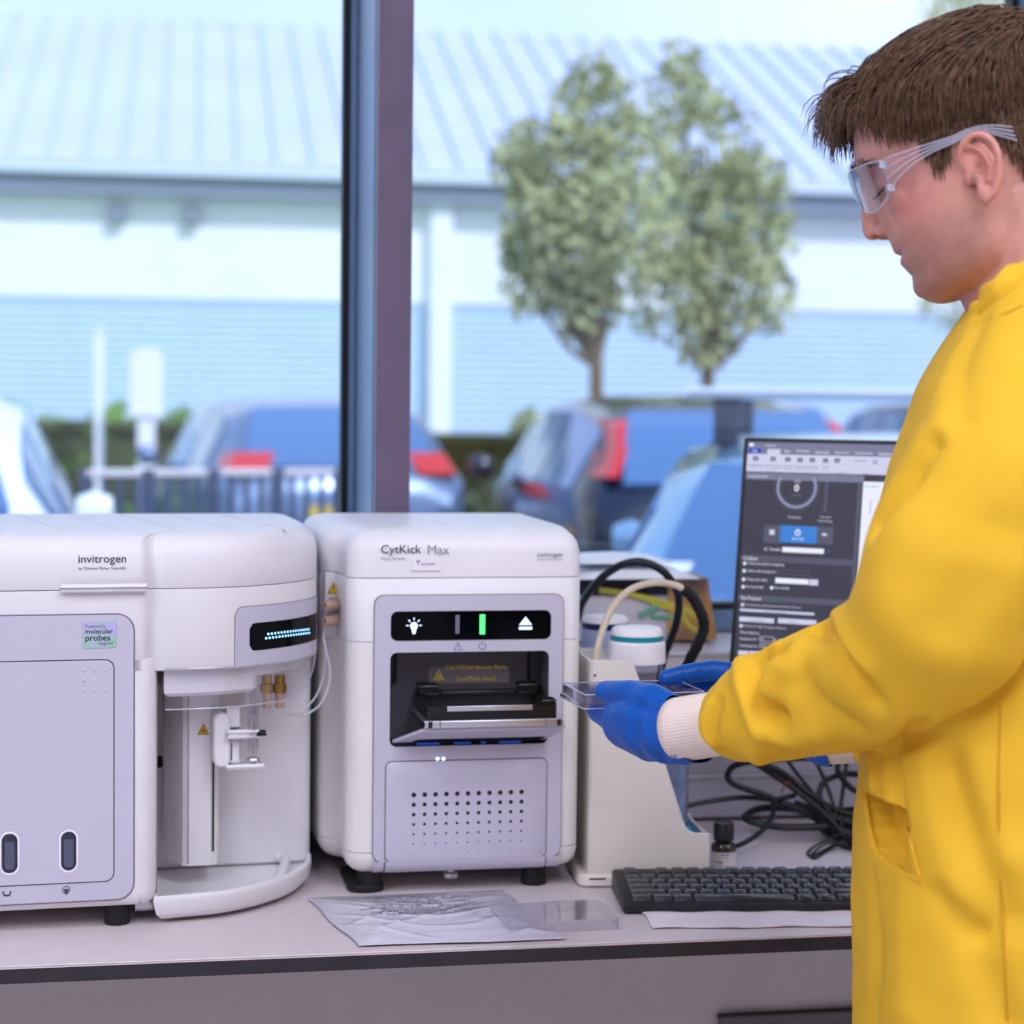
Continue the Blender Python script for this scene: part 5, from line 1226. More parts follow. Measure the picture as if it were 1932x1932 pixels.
# ---- head -----------------------------------------------------------------
PSI, PP = math.radians(14), math.radians(18)
_f0 = -_R * math.cos(PSI) + _fw * math.sin(PSI); HL = -_fw * math.cos(PSI) - _R * math.sin(PSI)
HF = _f0 * math.cos(PP) - _U * math.sin(PP); HU = _U * math.cos(PP) + _f0 * math.sin(PP)
HO = at(1838, 333, 1.68) - HL * .072 - MO
def H(x, y, z): return HO + (HF * x + HL * y + HU * z) * .001
def Hv(v): return HF * v[0] * .001 + HL * v[1] * .001 + HU * v[2] * .001
HM = np.stack([HF, HL, HU], 1)
def tolocal(P): return ((P - HO) @ HM) * 1000
sec = [  # z, x front, x back, half width, x of widest
    (133, 8, -42, 22, -16), (129, 30, -62, 42, -16), (121, 52, -78, 57, -14), (110, 66, -90, 66, -12), (96, 77, -97, 72, -10), (83, 84, -101, 75, -8), (66, 90, -102, 76, -6),
    (52, 92, -101, 76, -4), (44, 91, -100, 75, -2), (38, 88, -98, 74, 0), (28, 85, -95, 73, 4), (14, 85, -90, 72, 8), (0, 85, -84, 71, 10), (-12, 85, -76, 69, 12), (-22, 84, -68, 67, 14),
    (-34, 80, -60, 65, 14), (-46, 79, -56, 63, 14), (-56, 76, -52, 61, 14), (-64, 77, -50, 58, 14), (-72, 75, -48, 53, 14), (-79, 70, -44, 46, 14), (-85, 60, -36, 36, 12)]
hm = MB(1); rings = []
for z, xf, xb, w, xm in sec:
    ring = []
    for q in range(40):
        a = 2 * math.pi * q / 40; c_, s_ = math.cos(a), math.sin(a); n_ = 2.25 if c_ > 0 else 2.0
        x = xm + (xf - xm if c_ > 0 else xm - xb) * math.copysign(abs(c_) ** (2 / n_), c_); y = w * math.copysign(abs(s_) ** (2 / n_), s_)
        ring.append(H(x, y, z))
    rings.append(ring)
hm.loft(rings[::-1])
X_, Y_, Z_ = HF * .001, HL * .001, HU * .001
capsule(hm, H(86, 0, 41), .0075, H(92, 0, 8), .0095); capsule(hm, H(92, 0, 8), .0095, H(93, 0, -2), .0108); ellipsoid(hm, H(94, 0, -4), (X_ * 9.8, Y_ * 10.5, Z_ * 8.5))
for s in (1, -1):
    ellipsoid(hm, H(86, s * 11, -7), (X_ * 9, Y_ * 6.5, Z_ * 7)); ellipsoid(hm, H(85, s * 20, 50), (X_ * 8.5, Y_ * 17, Z_ * 6))
    ellipsoid(hm, H(68, s * 31, 27), (X_ * 13.5, Y_ * 14, Z_ * 12.5)); ellipsoid(hm, H(60, s * 40, 6), (X_ * 15, Y_ * 18, Z_ * 14))
ellipsoid(hm, H(75.5, 0, -26), (X_ * 8.5, Y_ * 20, Z_ * 8)); ellipsoid(hm, H(74, 0, -40), (X_ * 7.5, Y_ * 18, Z_ * 6)); ellipsoid(hm, H(68, 0, -66), (X_ * 10, Y_ * 16, Z_ * 11))
neck_b = A(2000, 620, 1.745)
capsule(hm, H(-28, 0, -30), .060, neck_b, .068, n=30)
capsule(hm, H(-4, 0, -52), .050, A(1985, 640, 1.745), .058, n=30)
ellipsoid(hm, A(2060, 720, 1.745), (_R * .09, _fw * .13, _U * .08))
# ears
def ear(s):
    def E(x, z, o=0.0): return H(x, s * (73 + o - .12 * (x + 8)), z)
    helix = [(6, 10, 1), (6, 19, 5), (1, 27, 9), (-8, 31, 12), (-17, 28, 14), (-23, 16, 14), (-22, 2, 12), (-18, -9, 10), (-11, -20, 8), (-3, -24, 6)]
    P = catmull([E(*p) for p in helix], 4)
    for i in range(len(P) - 1): capsule(hm, P[i], .0036, P[i + 1], .0036, n=10, k=3)
    ellipsoid(hm, E(-4, -17, 5), (X_ * 7, Y_ * 4.5, Z_ * 9)); ellipsoid(hm, E(-8, 6, 4), (X_ * 14, Y_ * 3.2, Z_ * 22))
    Q = catmull([E(*p) for p in ((-2, 24, 9), (-11, 17, 10), (-14, 5, 10), (-9, -8, 8))], 4)
    for i in range(len(Q) - 1): capsule(hm, Q[i], .0030, Q[i + 1], .0030, n=10, k=3)
    ellipsoid(hm, E(5, -1, 3), (X_ * 4, Y_ * 4, Z_ * 6))
for s in (1, -1): ear(s)
M_skin = bpy.data.materials.new('skin'); M_skin.use_nodes = True
def skin_nodes():
    nt = M_skin.node_tree; p = nt.nodes['Principled BSDF']; at_ = nt.nodes.new('ShaderNodeAttribute'); at_.attribute_name = 'tint'
    tc = nt.nodes.new('ShaderNodeTexCoord'); n = nt.nodes.new('ShaderNodeTexNoise'); n.inputs['Scale'].default_value = 90; n.inputs['Detail'].default_value = 6
    mx = nt.nodes.new('ShaderNodeMixRGB'); mx.blend_type = 'MULTIPLY'; mx.inputs[0].default_value = .35
    rp = nt.nodes.new('ShaderNodeValToRGB'); rp.color_ramp.elements[0].position = .3; rp.color_ramp.elements[0].color = (.72, .62, .6, 1); rp.color_ramp.elements[1].position = .6; rp.color_ramp.elements[1].color = (1, 1, 1, 1)
    nt.links.new(tc.outputs['Object'], n.inputs['Vector']); nt.links.new(n.outputs['Fac'], rp.inputs['Fac']); nt.links.new(at_.outputs['Color'], mx.inputs[1]); nt.links.new(rp.outputs['Color'], mx.inputs[2]); nt.links.new(mx.outputs['Color'], p.inputs['Base Color'])
    b = nt.nodes.new('ShaderNodeBump'); b.inputs['Strength'].default_value = .12; b.inputs['Distance'].default_value = .001; n2 = nt.nodes.new('ShaderNodeTexNoise'); n2.inputs['Scale'].default_value = 700
    nt.links.new(tc.outputs['Object'], n2.inputs['Vector']); nt.links.new(n2.outputs['Fac'], b.inputs['Height']); nt.links.new(b.outputs['Normal'], p.inputs['Normal'])
    p.inputs['Roughness'].default_value = .5; p.inputs['Subsurface Weight'].default_value = .25; p.inputs['Subsurface Radius'].default_value = (1.0, .35, .2); p.inputs['Subsurface Scale'].default_value = .006
skin_nodes()
body = fuse('body', hm, .0017, .5, M_skin, man, 5)
me = body.data; P = get_co(me); N = get_no(me); Lc = tolocal(P)
def gauss(c, r): d = (Lc - np.array(c)) / np.array(r); return np.exp(-(d ** 2).sum(1))
disp = np.zeros(len(P))
for s in (1, -1):
    disp -= 5.5 * gauss((84, s * 21, 36), (12, 12, 7)); disp -= 2.5 * gauss((78, s * 40, 38), (12, 12, 6)); disp -= 2.0 * gauss((72, s * 36, 17), (14, 14, 4))
    disp -= 4.5 * gauss((91, s * 6.5, -12.5), (5, 3.0, 3.4)); disp -= 1.4 * gauss((74, s * 24, -14), (9, 5, 12))
    disp -= 4.0 * gauss((-6, s * 78, 2), (5, 12, 7)); disp -= 2.2 * gauss((-6, s * 78, 20), (6, 12, 6)); disp -= 1.5 * gauss((-19, s * 82, 15), (2.4, 10, 13))
disp -= 3.2 * gauss((83, 0, -33.5), (10, 26, 1.9)); disp -= 1.6 * gauss((80, 0, -53), (8, 20, 4)); disp -= .8 * gauss((90, 0, -20), (6, 3, 6))
set_co(me, P + N * (disp * .001)[:, None])
base = np.array(rgb(204, 148, 136)[:3]); tint = np.tile(base, (len(P), 1))
def blend(col, w): global tint; tint = tint * (1 - w[:, None]) + np.array(rgb(*col)[:3]) * w[:, None]
for s in (1, -1):
    blend((204, 124, 116), .65 * gauss((55, s * 55, -2), (26, 26, 24))); blend((214, 132, 116), .6 * gauss((-10, s * 80, 8), (22, 14, 30))); blend((60, 26, 22), .9 * gauss((1, s * 74, -3), (4, 8, 6)))
    blend((70, 30, 26), .85 * gauss((91, s * 6.5, -12.5), (4.5, 3.2, 3))); blend((180, 124, 114), .4 * gauss((80, s * 30, 30), (14, 18, 10)))
blend((198, 128, 112), .5 * gauss((100, 0, 0), (12, 14, 10)))
blend((196, 112, 108), .85 * np.clip(gauss((82, 0, -29), (8, 17, 4.2)) + gauss((81, 0, -40), (8, 16, 4.6)), 0, 1)); blend((110, 56, 54), .8 * gauss((82, 0, -34), (8, 20, 1.6)))
stub = np.clip(1 - np.abs((Lc[:, 2] + 58) / 44) ** 2, 0, 1) * np.clip((Lc[:, 0] + 12) / 35, 0, 1) * (Lc[:, 2] < -14); blend((142, 100, 90), .55 * stub * (1 - gauss((82, 0, -34), (10, 20, 9))))
# scalp under the hair
def hair_zone(L):
    x, y, z = L[:, 0], np.abs(L[:, 1]), L[:, 2]
    line = np.interp(x, [-110, -60, -46, -36, -28, -14, 6, 13, 20, 28, 33, 40, 55, 70, 80, 90], [-14, -12, -6, 8, 36, 44, 42, 24, 16, 24, 58, 78, 92, 99, 103, 108])
    return z - line
hz_ = np.clip((hair_zone(Lc) + 3) / 8, 0, 1) * (np.linalg.norm(Lc * np.array([1, 1.0, 1]), axis=1) < 170) * (Lc[:, 2] > -40); hz_ = hz_ * (np.abs(Lc[:, 1]) < 77)
blend((62, 44, 34), hz_)
ca = me.color_attributes.new('tint', 'FLOAT_COLOR', 'POINT'); ca.data.foreach_set('color', np.concatenate([tint, np.ones((len(tint), 1))], 1).reshape(-1))

# ---- hair: combed strands --------------------------------------------------
M_hair = mat('brown_hair', rgb(104, 76, 54), .42, vary=.45, vscale=160, spec=.4)
tree_h = bvh(body); r = np.random.RandomState(11)
Pb = get_co(me); Lb = tolocal(Pb); cand = np.where((hair_zone(Lb) > 0) & (Lb[:, 2] > -38) & (np.abs(Lb[:, 1]) < 78) & (np.linalg.norm(Lb, axis=1) < 160) & (Lb[:, 1] > -60))[0]
def grow(root_idx, n):
    vs, fs = [], []
    for i in r.choice(root_idx, n):
        p = Lb[i].copy(); q0 = p.copy(); z = p[2]; top = np.clip((z - 60) / 50, 0, 1); s = 1 if p[1] > 0 else -1
        L_ = (15 + 46 * top) * r.uniform(.75, 1.2); seg = 6; h = L_ / seg
        fwd = 1.0 if p[0] > -60 else .45
        pts = [p.copy()]; lift = 2 + 11.5 * top * r.uniform(.45, 1.25) + 2.5 * r.rand(); front = p[0] > 46 and z > 88
        if front: L_ = r.uniform(24, 44)
        jx, jy, jz = r.normal(0, .13, 3); cl = math.sin(p[0] * .16 + p[2] * .13) * .22
        for k in range(seg):
            x, y, z = p
            tp = np.clip((z - 70) / 45, 0, 1)
            d = np.array([fwd * (.35 + .75 * tp) + jx, s * (.5 * tp) * np.clip(abs(y) / 35, 0, 1) + jy, -(1 - tp) * 1.0 - .1 + jz + cl * .4])
            if front: d = np.array([1.0 - .14 * k + jx, .12 * s + jy, .30 - .24 * k + jz * 1.5])
            d /= np.linalg.norm(d); p = p + d * h
            hit_ = tree_h.find_nearest(Vector(HO + HM @ (p * .001)))
            if hit_[0] is not None:
                c = tolocal(np.array(hit_[0])[None])[0]; nrm = (np.array(hit_[1]) @ HM)
                want = lift * min(1, (k + 1) / 2.2) * (1.0 if not (k == seg - 1 and not front) else .7)
                sd = (p - c) @ nrm
                if sd < want or not front: p = c + nrm * (want if not front else max(sd, want))
            pts.append(p.copy())
        W = [.75, .8, .75, .7, .6, .45, .12]; b = len(vs)
        for k, c in enumerate(pts):
            t = pts[min(k + 1, seg)] - pts[max(k - 1, 0)]; t /= np.linalg.norm(t) + 1e-9; a = np.cross(t, [.3, .8, .5]); a /= np.linalg.norm(a) + 1e-9; bb = np.cross(t, a); w = W[k] * 1.0
            for e in range(3): vs.append(HO + HM @ ((c + w * (a * math.cos(2.094 * e) + bb * math.sin(2.094 * e))) * .001))
        for k in range(seg):
            for e in range(3): fs.append((b + k * 3 + e, b + k * 3 + (e + 1) % 3, b + k * 3 + 3 + (e + 1) % 3, b + k * 3 + 3 + e))
    return vs, fs
vs, fs = grow(cand, 9000)
me_h = bpy.data.meshes.new('hair'); me_h.from_pydata([tuple(map(float, v)) for v in vs], [], fs); me_h.materials.append(M_hair); me_h.polygons.foreach_set('use_smooth', [True] * len(me_h.polygons))
hair = bpy.data.objects.new('hair', me_h); COL.objects.link(hair); hair.parent = man; hair['kind'] = 'stuff'
def tuft(name, pts, n, ln, rr, m, seed):
    r2 = np.random.RandomState(seed); mb = MB(1); C = catmull(pts, 6)
    for _ in range(n):
        k = r2.randint(len(C) - 1); p = np.array(C[k]) + r2.normal(0, 1.2, 3); t = np.array(C[k + 1]) - np.array(C[k]); t /= np.linalg.norm(t) + 1e-9; d = t + r2.normal(0, .3, 3)
        mb.tube([H(*p), H(*(p + d * ln * .5)), H(*(p + d * ln))], .0004, 3, r1=.0001)
    o = mb.build(name, m, man); o['kind'] = 'stuff'; return o
for s in (1, -1):
    tuft('eyebrow', [(94, s * 6, 47), (93, s * 18, 51), (87, s * 32, 51), (76, s * 44, 46)], 260, 9, .4, M_hair, 4 + s)
    MB(1).tube(catmull([H(84.5, s * 19, 20), H(85, s * 27, 18.5), H(81, s * 36, 18.5), H(73.5, s * 43, 22)], 5), .0011, 6).build('eyelashes', mat('lash_dark', rgb(44, 30, 26), .6), man)

# ---- lab coat ----------------------------------------------------------------
M_coat = mat('yellow_cotton', rgb(230, 180, 46), .8, bump=.2, bscale=1400, vary=.04, vscale=14, sheen=0.0, spec=.25)
cm = MB(1)
TR = [(535, 1886, 66, 66), (562, 1852, 84, 86), (592, 1826, 104, 112), (628, 1802, 122, 148), (670, 1780, 132, 172), (740, 1745, 142, 186), (850, 1706, 150, 190), (960, 1673, 155, 188), (1100, 1654, 155, 184), (1300, 1646, 155, 180), (1500, 1634, 160, 184), (1700, 1623, 166, 190), (1932, 1627, 170, 196), (2300, 1620, 176, 200), (2640, 1626, 180, 205)]
rings = []
for py, xl, hf, hl in TR:
    k = FPX / 1.745 / 1000; cx = xl + hf * k; ring = []
    for q in range(44):
        a = 2 * math.pi * q / 44; c_, s_ = math.cos(a), math.sin(a); n_ = 2.3
        ring.append(A(cx, py, 1.745) + (-_R * hf * math.copysign(abs(c_) ** (2 / n_), c_) - _fw * hl * math.copysign(abs(s_) ** (2 / n_), s_)) * .001)
    rings.append(ring)
cm.loft(rings)
def chain(mb, pts, **kw):
    for (x0, y0, d0, r0), (x1, y1, d1, r1) in zip(pts[:-1], pts[1:]): capsule(mb, A(x0, y0, d0), r0 * .001, A(x1, y1, d1), r1 * .001, n=28, **kw)
near = [(2010, 660, 1.62, 76), (1962, 790, 1.60, 78), (1893, 920, 1.59, 78), (1835, 1035, 1.59, 79), (1790, 1140, 1.60, 76), (1735, 1228, 1.63, 68), (1625, 1282, 1.69, 58), (1510, 1320, 1.74, 48), (1432, 1344, 1.775, 43), (1402, 1356, 1.79, 37)]
chain(cm, near)
far = [(1950, 680, 1.90, 74), (1990, 900, 1.94, 74), (1960, 1150, 1.96, 68), (1850, 1300, 1.98, 58), (1720, 1362, 2.0, 46), (1665, 1383, 2.01, 36)]
chain(cm, far)
coat = fuse('lab_coat', cm, .0055, .5, M_coat, man, 5)
sb = coat.modifiers.new('sub', 'SUBSURF'); sb.levels = 1; sb.render_levels = 1
dg = bpy.context.evaluated_depsgraph_get(); me2 = bpy.data.meshes.new_from_object(coat.evaluated_get(dg)); coat.modifiers.clear(); coat.data = me2
me2.polygons.foreach_set('use_smooth', [True] * len(me2.polygons))
folds = [  # pixel polyline, amplitude mm (+ ridge, - valley), width mm
    ([(1405, 1262), (1412, 1305), (1425, 1345), (1440, 1385), (1432, 1420)], 6, 12), ([(1432, 1262), (1428, 1295), (1440, 1330), (1475, 1350)], -13, 11), ([(1455, 1370), (1500, 1385), (1545, 1375)], 7, 15),
    ([(1425, 1262), (1445, 1245), (1470, 1232)], 4, 9), ([(1480, 1262), (1460, 1290), (1450, 1310)], 6, 10), ([(1450, 1245), (1490, 1232)], -7, 7),
    ([(1540, 1185), (1560, 1192), (1580, 1215), (1620, 1270), (1650, 1315)], -10, 12), ([(1575, 1170), (1600, 1205), (1640, 1250)], 5, 14), ([(1530, 1178), (1520, 1215), (1500, 1260)], 5, 14),
    ([(1520, 1290), (1560, 1330), (1610, 1360)], -5, 16), ([(1640, 1408), (1690, 1395), (1720, 1375), (1735, 1360)], -8, 8), ([(1690, 1405), (1730, 1392), (1780, 1368), (1860, 1320), (1928, 1250)], -9, 9),
    ([(1846, 598), (1880, 568), (1912, 544), (1940, 522)], -6, 5), ([(1845, 584), (1878, 550), (1912, 520), (1940, 498)], 4, 8),
    ([(1765, 850), (1710, 925), (1665, 990)], -9, 14), ([(1800, 700), (1790, 780), (1760, 850)], 4, 25), ([(1850, 620), (1820, 700), (1815, 790)], -4, 18), ([(1700, 1000), (1680, 1080), (1690, 1150)], 4, 30),
    ([(1870, 1000), (1830, 1100), (1780, 1170)], -4, 26), ([(1360, 1330), (1352, 1372), (1372, 1420)], -4, 8), ([(1345, 1330), (1335, 1372), (1350, 1400)], 3, 6),
    ([(1800, 1450), (1825, 1540), (1865, 1640), (1890, 1720)], -8, 22), ([(1840, 1440), (1860, 1540), (1890, 1620)], 5, 20), ([(1760, 1440), (1775, 1560), (1800, 1680)], 4, 24), ([(1690, 1420), (1700, 1500), (1712, 1560)], -6, 10), ([(1655, 1420), (1660, 1480)], 4, 9),
    ([(1780, 1690), (1820, 1740), (1850, 1760)], -5, 14), ([(1720, 1690), (1710, 1800), (1720, 1900)], 4, 26), ([(1840, 1780), (1870, 1860), (1900, 1930)], -6, 20), ([(1650, 1680), (1660, 1800), (1655, 1920)], -4, 18)]
tc_ = bvh(coat)
_save = CAM.copy()
def hitc(tree, x, y):
    rr_ = ray(x, y); rr_ = rr_ / np.linalg.norm(rr_); h = tree.ray_cast(Vector(CAM - MO), Vector(rr_)); return None if h[0] is None else np.array(h[0])
P = get_co(me2); N = get_no(me2); dsp = np.full(len(P), 4.0)
for line, amp, wid in folds:
    q = [hitc(tc_, x, y) for x, y in line]; q = [v for v in q if v is not None]
    if len(q) < 2: continue
    q = [np.array(v) for v in catmull(q, 5)]; d = seg_dist(P, q) * 1000; dsp += 1.35 * amp * np.exp(-(d / (wid * .85)) ** 2)
ph = np.random.RandomState(2)
for k in range(10):
    fr_ = ph.normal(0, 22, 3); dsp += .45 * np.sin(P @ fr_ + ph.uniform(0, 6))
for k in range(8):
    fr_ = ph.normal(0, 55, 3); dsp += .16 * np.sin(P @ fr_ + ph.uniform(0, 6))
# pocket mouth sunk into the cloth
poly_px = [(1634, 1492), (1668, 1508), (1704, 1530), (1716, 1580), (1733, 1654), (1700, 1640), (1662, 1612), (1648, 1580), (1640, 1530)]
def inside(px, py, poly):
    c = np.zeros(len(px), bool); j = len(poly) - 1
    for i in range(len(poly)):
        xi, yi = poly[i]; xj, yj = poly[j]; c ^= ((yi > py) != (yj > py)) & (px < (xj - xi) * (py - yi) / (yj - yi + 1e-9) + xi); j = i
    return c
V = P + MO - CAM; zc = V @ _fw; PX = 966 + FPX * (V @ _R) / zc; PY = 966 - FPX * (V @ _U) / zc
inn = inside(PX, PY, poly_px) & ((N @ _fw) < .1) & (zc < 1.75)
dsp = np.where(inn, dsp - 24, dsp)
set_co(me2, P + N * (dsp * .001)[:, None])
tc_ = bvh(coat)
def strip(name, line, rmm, m, parent, off=.0008, tree=None):
    q = [hitc(tree or tc_, x, y) for x, y in line]; q = [v for v in q if v is not None]
    if len(q) < 2: return None
    C = catmull([v - _fw * off for v in q], 6); return MB(1).tube(C, rmm * .001, 8).build(name, m, parent)
M_seam = mat('coat_seam', rgb(206, 150, 18), .8)
strip('pocket_welt', [(1632, 1496), (1636, 1530), (1646, 1582), (1660, 1614), (1698, 1644), (1734, 1660)], 2.0, M_coat, coat, .002); strip('pocket_welt', [(1633, 1488), (1668, 1504), (1706, 1527)], 1.5, M_coat, coat, .002)
strip('pocket_welt', [(1708, 1560), (1718, 1590), (1735, 1655)], 1.4, M_coat, coat, .002)
strip('side_seam', [(1888, 1330), (1884, 1450), (1884, 1560), (1888, 1680), (1894, 1800), (1900, 1925)], .9, M_seam, coat, .0004)
strip('shoulder_seam', [(1932, 575), (1900, 590), (1868, 602)], .8, M_seam, coat, .0004)
# collar
col_l = []
cc = A(1990, 575, 1.745)
cax = (A(1975, 470, 1.745) - A(1990, 600, 1.745)); cax /= np.linalg.norm(cax)
e1 = -_R - cax * ((-_R) @ cax); e1 /= np.linalg.norm(e1); e2 = np.cross(cax, e1)
def collar_ring(h, rf, rl, drop, thick):
    out = []
    for q in range(48):
        a = math.radians(14 + 332 * q / 47); c_, s_ = math.cos(a), math.sin(a)
        out.append(cc + e1 * (c_ * (rf + thick)) * .001 + e2 * (s_ * (rl + thick)) * .001 + cax * (h - drop * max(0, c_) ** 1.2) * .001)
    return out
CR = [collar_ring(-26, 66, 78, 18, 0), collar_ring(10, 62, 74, 14, 0), collar_ring(38, 62, 74, 20, 0), collar_ring(39, 62, 74, 20, 3), collar_ring(20, 72, 84, 18, 6), collar_ring(-2, 90, 96, 22, 6), collar_ring(-22, 96, 104, 26, 3), collar_ring(-26, 94, 102, 26, 0)]
MB(1).loft(CR, True, True, closed=False).build('collar', M_coat, coat, angle=180)
# knitted cuffs
M_knit = mat('knit_cuff', rgb(236, 218, 206), .85, bump=.2, bscale=600)
def cuff(p0, r0, p1, r1, nm='cuff'):
    P0, P1 = A(*p0), A(*p1); t = P1 - P0; L = np.linalg.norm(t); t /= L; a = np.cross(t, [0, 0, 1.0]); a /= np.linalg.norm(a); b = np.cross(t, a); rings = []
    for k in range(10):
        s = k / 9; rr_ = (r0 + (r1 - r0) * s) * .001
        rings.append([P0 + t * L * s + (a * math.cos(2 * math.pi * q / 180) + b * math.sin(2 * math.pi * q / 180)) * (rr_ + (.0010 if q % 3 == 0 else 0)) for q in range(180)])
    return MB(1).loft(rings).build(nm, M_knit, man, angle=180)
cuff((1390, 1359, 1.79), 28, (1280, 1377, 1.84), 29)
cuff((1690, 1378, 2.01), 30, (1540, 1392, 2.035), 27)

# ---- gloved hands --------------------------------------------------------------
M_glove = mat('nitrile_glove', rgb(0, 80, 170), .42, bump=.25, bscale=220, vary=.06, vscale=40, spec=.4)
sqz = (_fw, .62)
gm = MB(1)
def ch(mb, pts, sq=None):
    for (x0, y0, d0, r0), (x1, y1, d1, r1) in zip(pts[:-1], pts[1:]): capsule(mb, A(x0, y0, d0), r0 * .001, A(x1, y1, d1), r1 * .001, n=18, sq=sq)
ch(gm, [(1318, 1380, 1.825, 29.5), (1292, 1384, 1.838, 29), (1262, 1382, 1.85, 30)], (_fw, .9))
ch(gm, [(1275, 1374, 1.845, 30), (1230, 1366, 1.872, 34), (1190, 1362, 1.90, 28)], sqz)
ch(gm, [(1262, 1400, 1.85, 18), (1225, 1406, 1.875, 16), (1195, 1394, 1.895, 14)], sqz)
ch(gm, [(1270, 1350, 1.845, 19), (1230, 1323, 1.865, 17), (1190, 1309, 1.888, 13.2), (1162, 1306, 1.905, 11.8), (1142, 1305, 1.918, 10.5)])
ch(gm, [(1200, 1392, 1.895, 13), (1158, 1366, 1.925, 11), (1133, 1348, 1.96, 9.6), (1122, 1341, 1.985, 8.6)])
ch(gm, [(1206, 1384, 1.91, 13), (1164, 1364, 1.95, 11), (1142, 1347, 1.99, 9.6), (1128, 1339, 2.02, 8.6)])
ch(gm, [(1216, 1380, 1.92, 12), (1176, 1362, 1.965, 10.4), (1158, 1347, 2.0, 9.2), (1148, 1339, 2.03, 8.4)])
ch(gm, [(1228, 1378, 1.925, 11), (1195, 1362, 1.965, 9.2), (1182, 1348, 1.995, 8.2), (1174, 1341, 2.015, 7.4)])
def trim(o, p, n):
    bm = bmesh.new(); bm.from_mesh(o.data); bmesh.ops.bisect_plane(bm, geom=bm.verts[:] + bm.edges[:] + bm.faces[:], plane_co=Vector(p), plane_no=Vector(n), clear_outer=True)
    bm.to_mesh(o.data); bm.free(); o.data.update()
g1 = fuse('glove', gm, .0019, .5, M_glove, man, 6); trim(g1, A(1303, 1382, 1.832), (A(1340, 1345, 1.80) - A(1285, 1384, 1.84)))
mg_ = g1.data; P = get_co(mg_); N = get_no(mg_); tg = bvh(g1); dsp = np.zeros(len(P))
for line, amp, wid in [([(1195, 1330), (1235, 1345), (1275, 1352)], -2.5, 5), ([(1180, 1330), (1215, 1340)], -1.5, 4), ([(1290, 1335), (1268, 1375), (1285, 1430)], -2, 4), ([(1280, 1330), (1255, 1375), (1270, 1435)], 1.3, 4), ([(1262, 1335), (1245, 1380), (1250, 1430)], -1.2, 5), ([(1300, 1340), (1292, 1390), (1318, 1430)], 1.8, 4), ([(1200, 1375), (1170, 1372)], -1, 6)]:
    q = [hitc(tg, x, y) for x, y in line]; q = [v for v in q if v is not None]
    if len(q) > 1: d = seg_dist(P, [np.array(v) for v in catmull(q, 4)]) * 1000; dsp += amp * np.exp(-(d / wid) ** 2)
ph = np.random.RandomState(6)
for k in range(10): dsp += .14 * np.sin(P @ ph.normal(0, 130, 3) + ph.uniform(0, 6))
set_co(mg_, P + N * (dsp * .001)[:, None])
gm = MB(1)
ch(gm, [(1600, 1390, 2.02, 31), (1560, 1388, 2.03, 32), (1500, 1352, 2.045, 33)], (_fw, .8)); ch(gm, [(1510, 1355, 2.045, 32), (1450, 1325, 2.055, 30)], sqz)
ch(gm, [(1450, 1292, 2.04, 12.5), (1400, 1272, 2.04, 11.4), (1345, 1265, 2.04, 10.8), (1300, 1270, 2.035, 10.2), (1258, 1279, 2.03, 8.8)])
ch(gm, [(1450, 1318, 2.06, 12.5), (1395, 1300, 2.065, 11), (1335, 1296, 2.065, 10.4), (1290, 1302, 2.06, 8.8)])
ch(gm, [(1455, 1340, 2.065, 12), (1400, 1325, 2.075, 10.6), (1345, 1322, 2.075, 10), (1308, 1328, 2.07, 8.6)])
ch(gm, [(1465, 1358, 2.065, 11), (1420, 1350, 2.075, 9.4), (1380, 1350, 2.075, 8.6), (1352, 1354, 2.07, 7.6)])
ch(gm, [(1520, 1330, 2.02, 16), (1470, 1300, 1.99, 13), (1430, 1292, 1.985, 11), (1405, 1296, 1.985, 9.6)])
g2 = fuse('glove', gm, .002, .5, M_glove, man, 5); trim(g2, A(1562, 1390, 2.03), (A(1690, 1378, 2.01) - A(1540, 1392, 2.035)))
mg_ = g2.data; P = get_co(mg_); N = get_no(mg_); tg = bvh(g2); dsp = np.zeros(len(P))
for line in ([(1294, 1255), (1291, 1270), (1296, 1284)], [(1326, 1248), (1322, 1268), (1324, 1284)], [(1330, 1290), (1326, 1300)]):
    q = [hitc(tg, x, y) for x, y in line]; q = [v for v in q if v is not None]
    if len(q) > 1: d = seg_dist(P, q) * 1000; dsp -= 1.2 * np.exp(-(d / 2.2) ** 2)
set_co(mg_, P + N * (dsp * .001)[:, None])

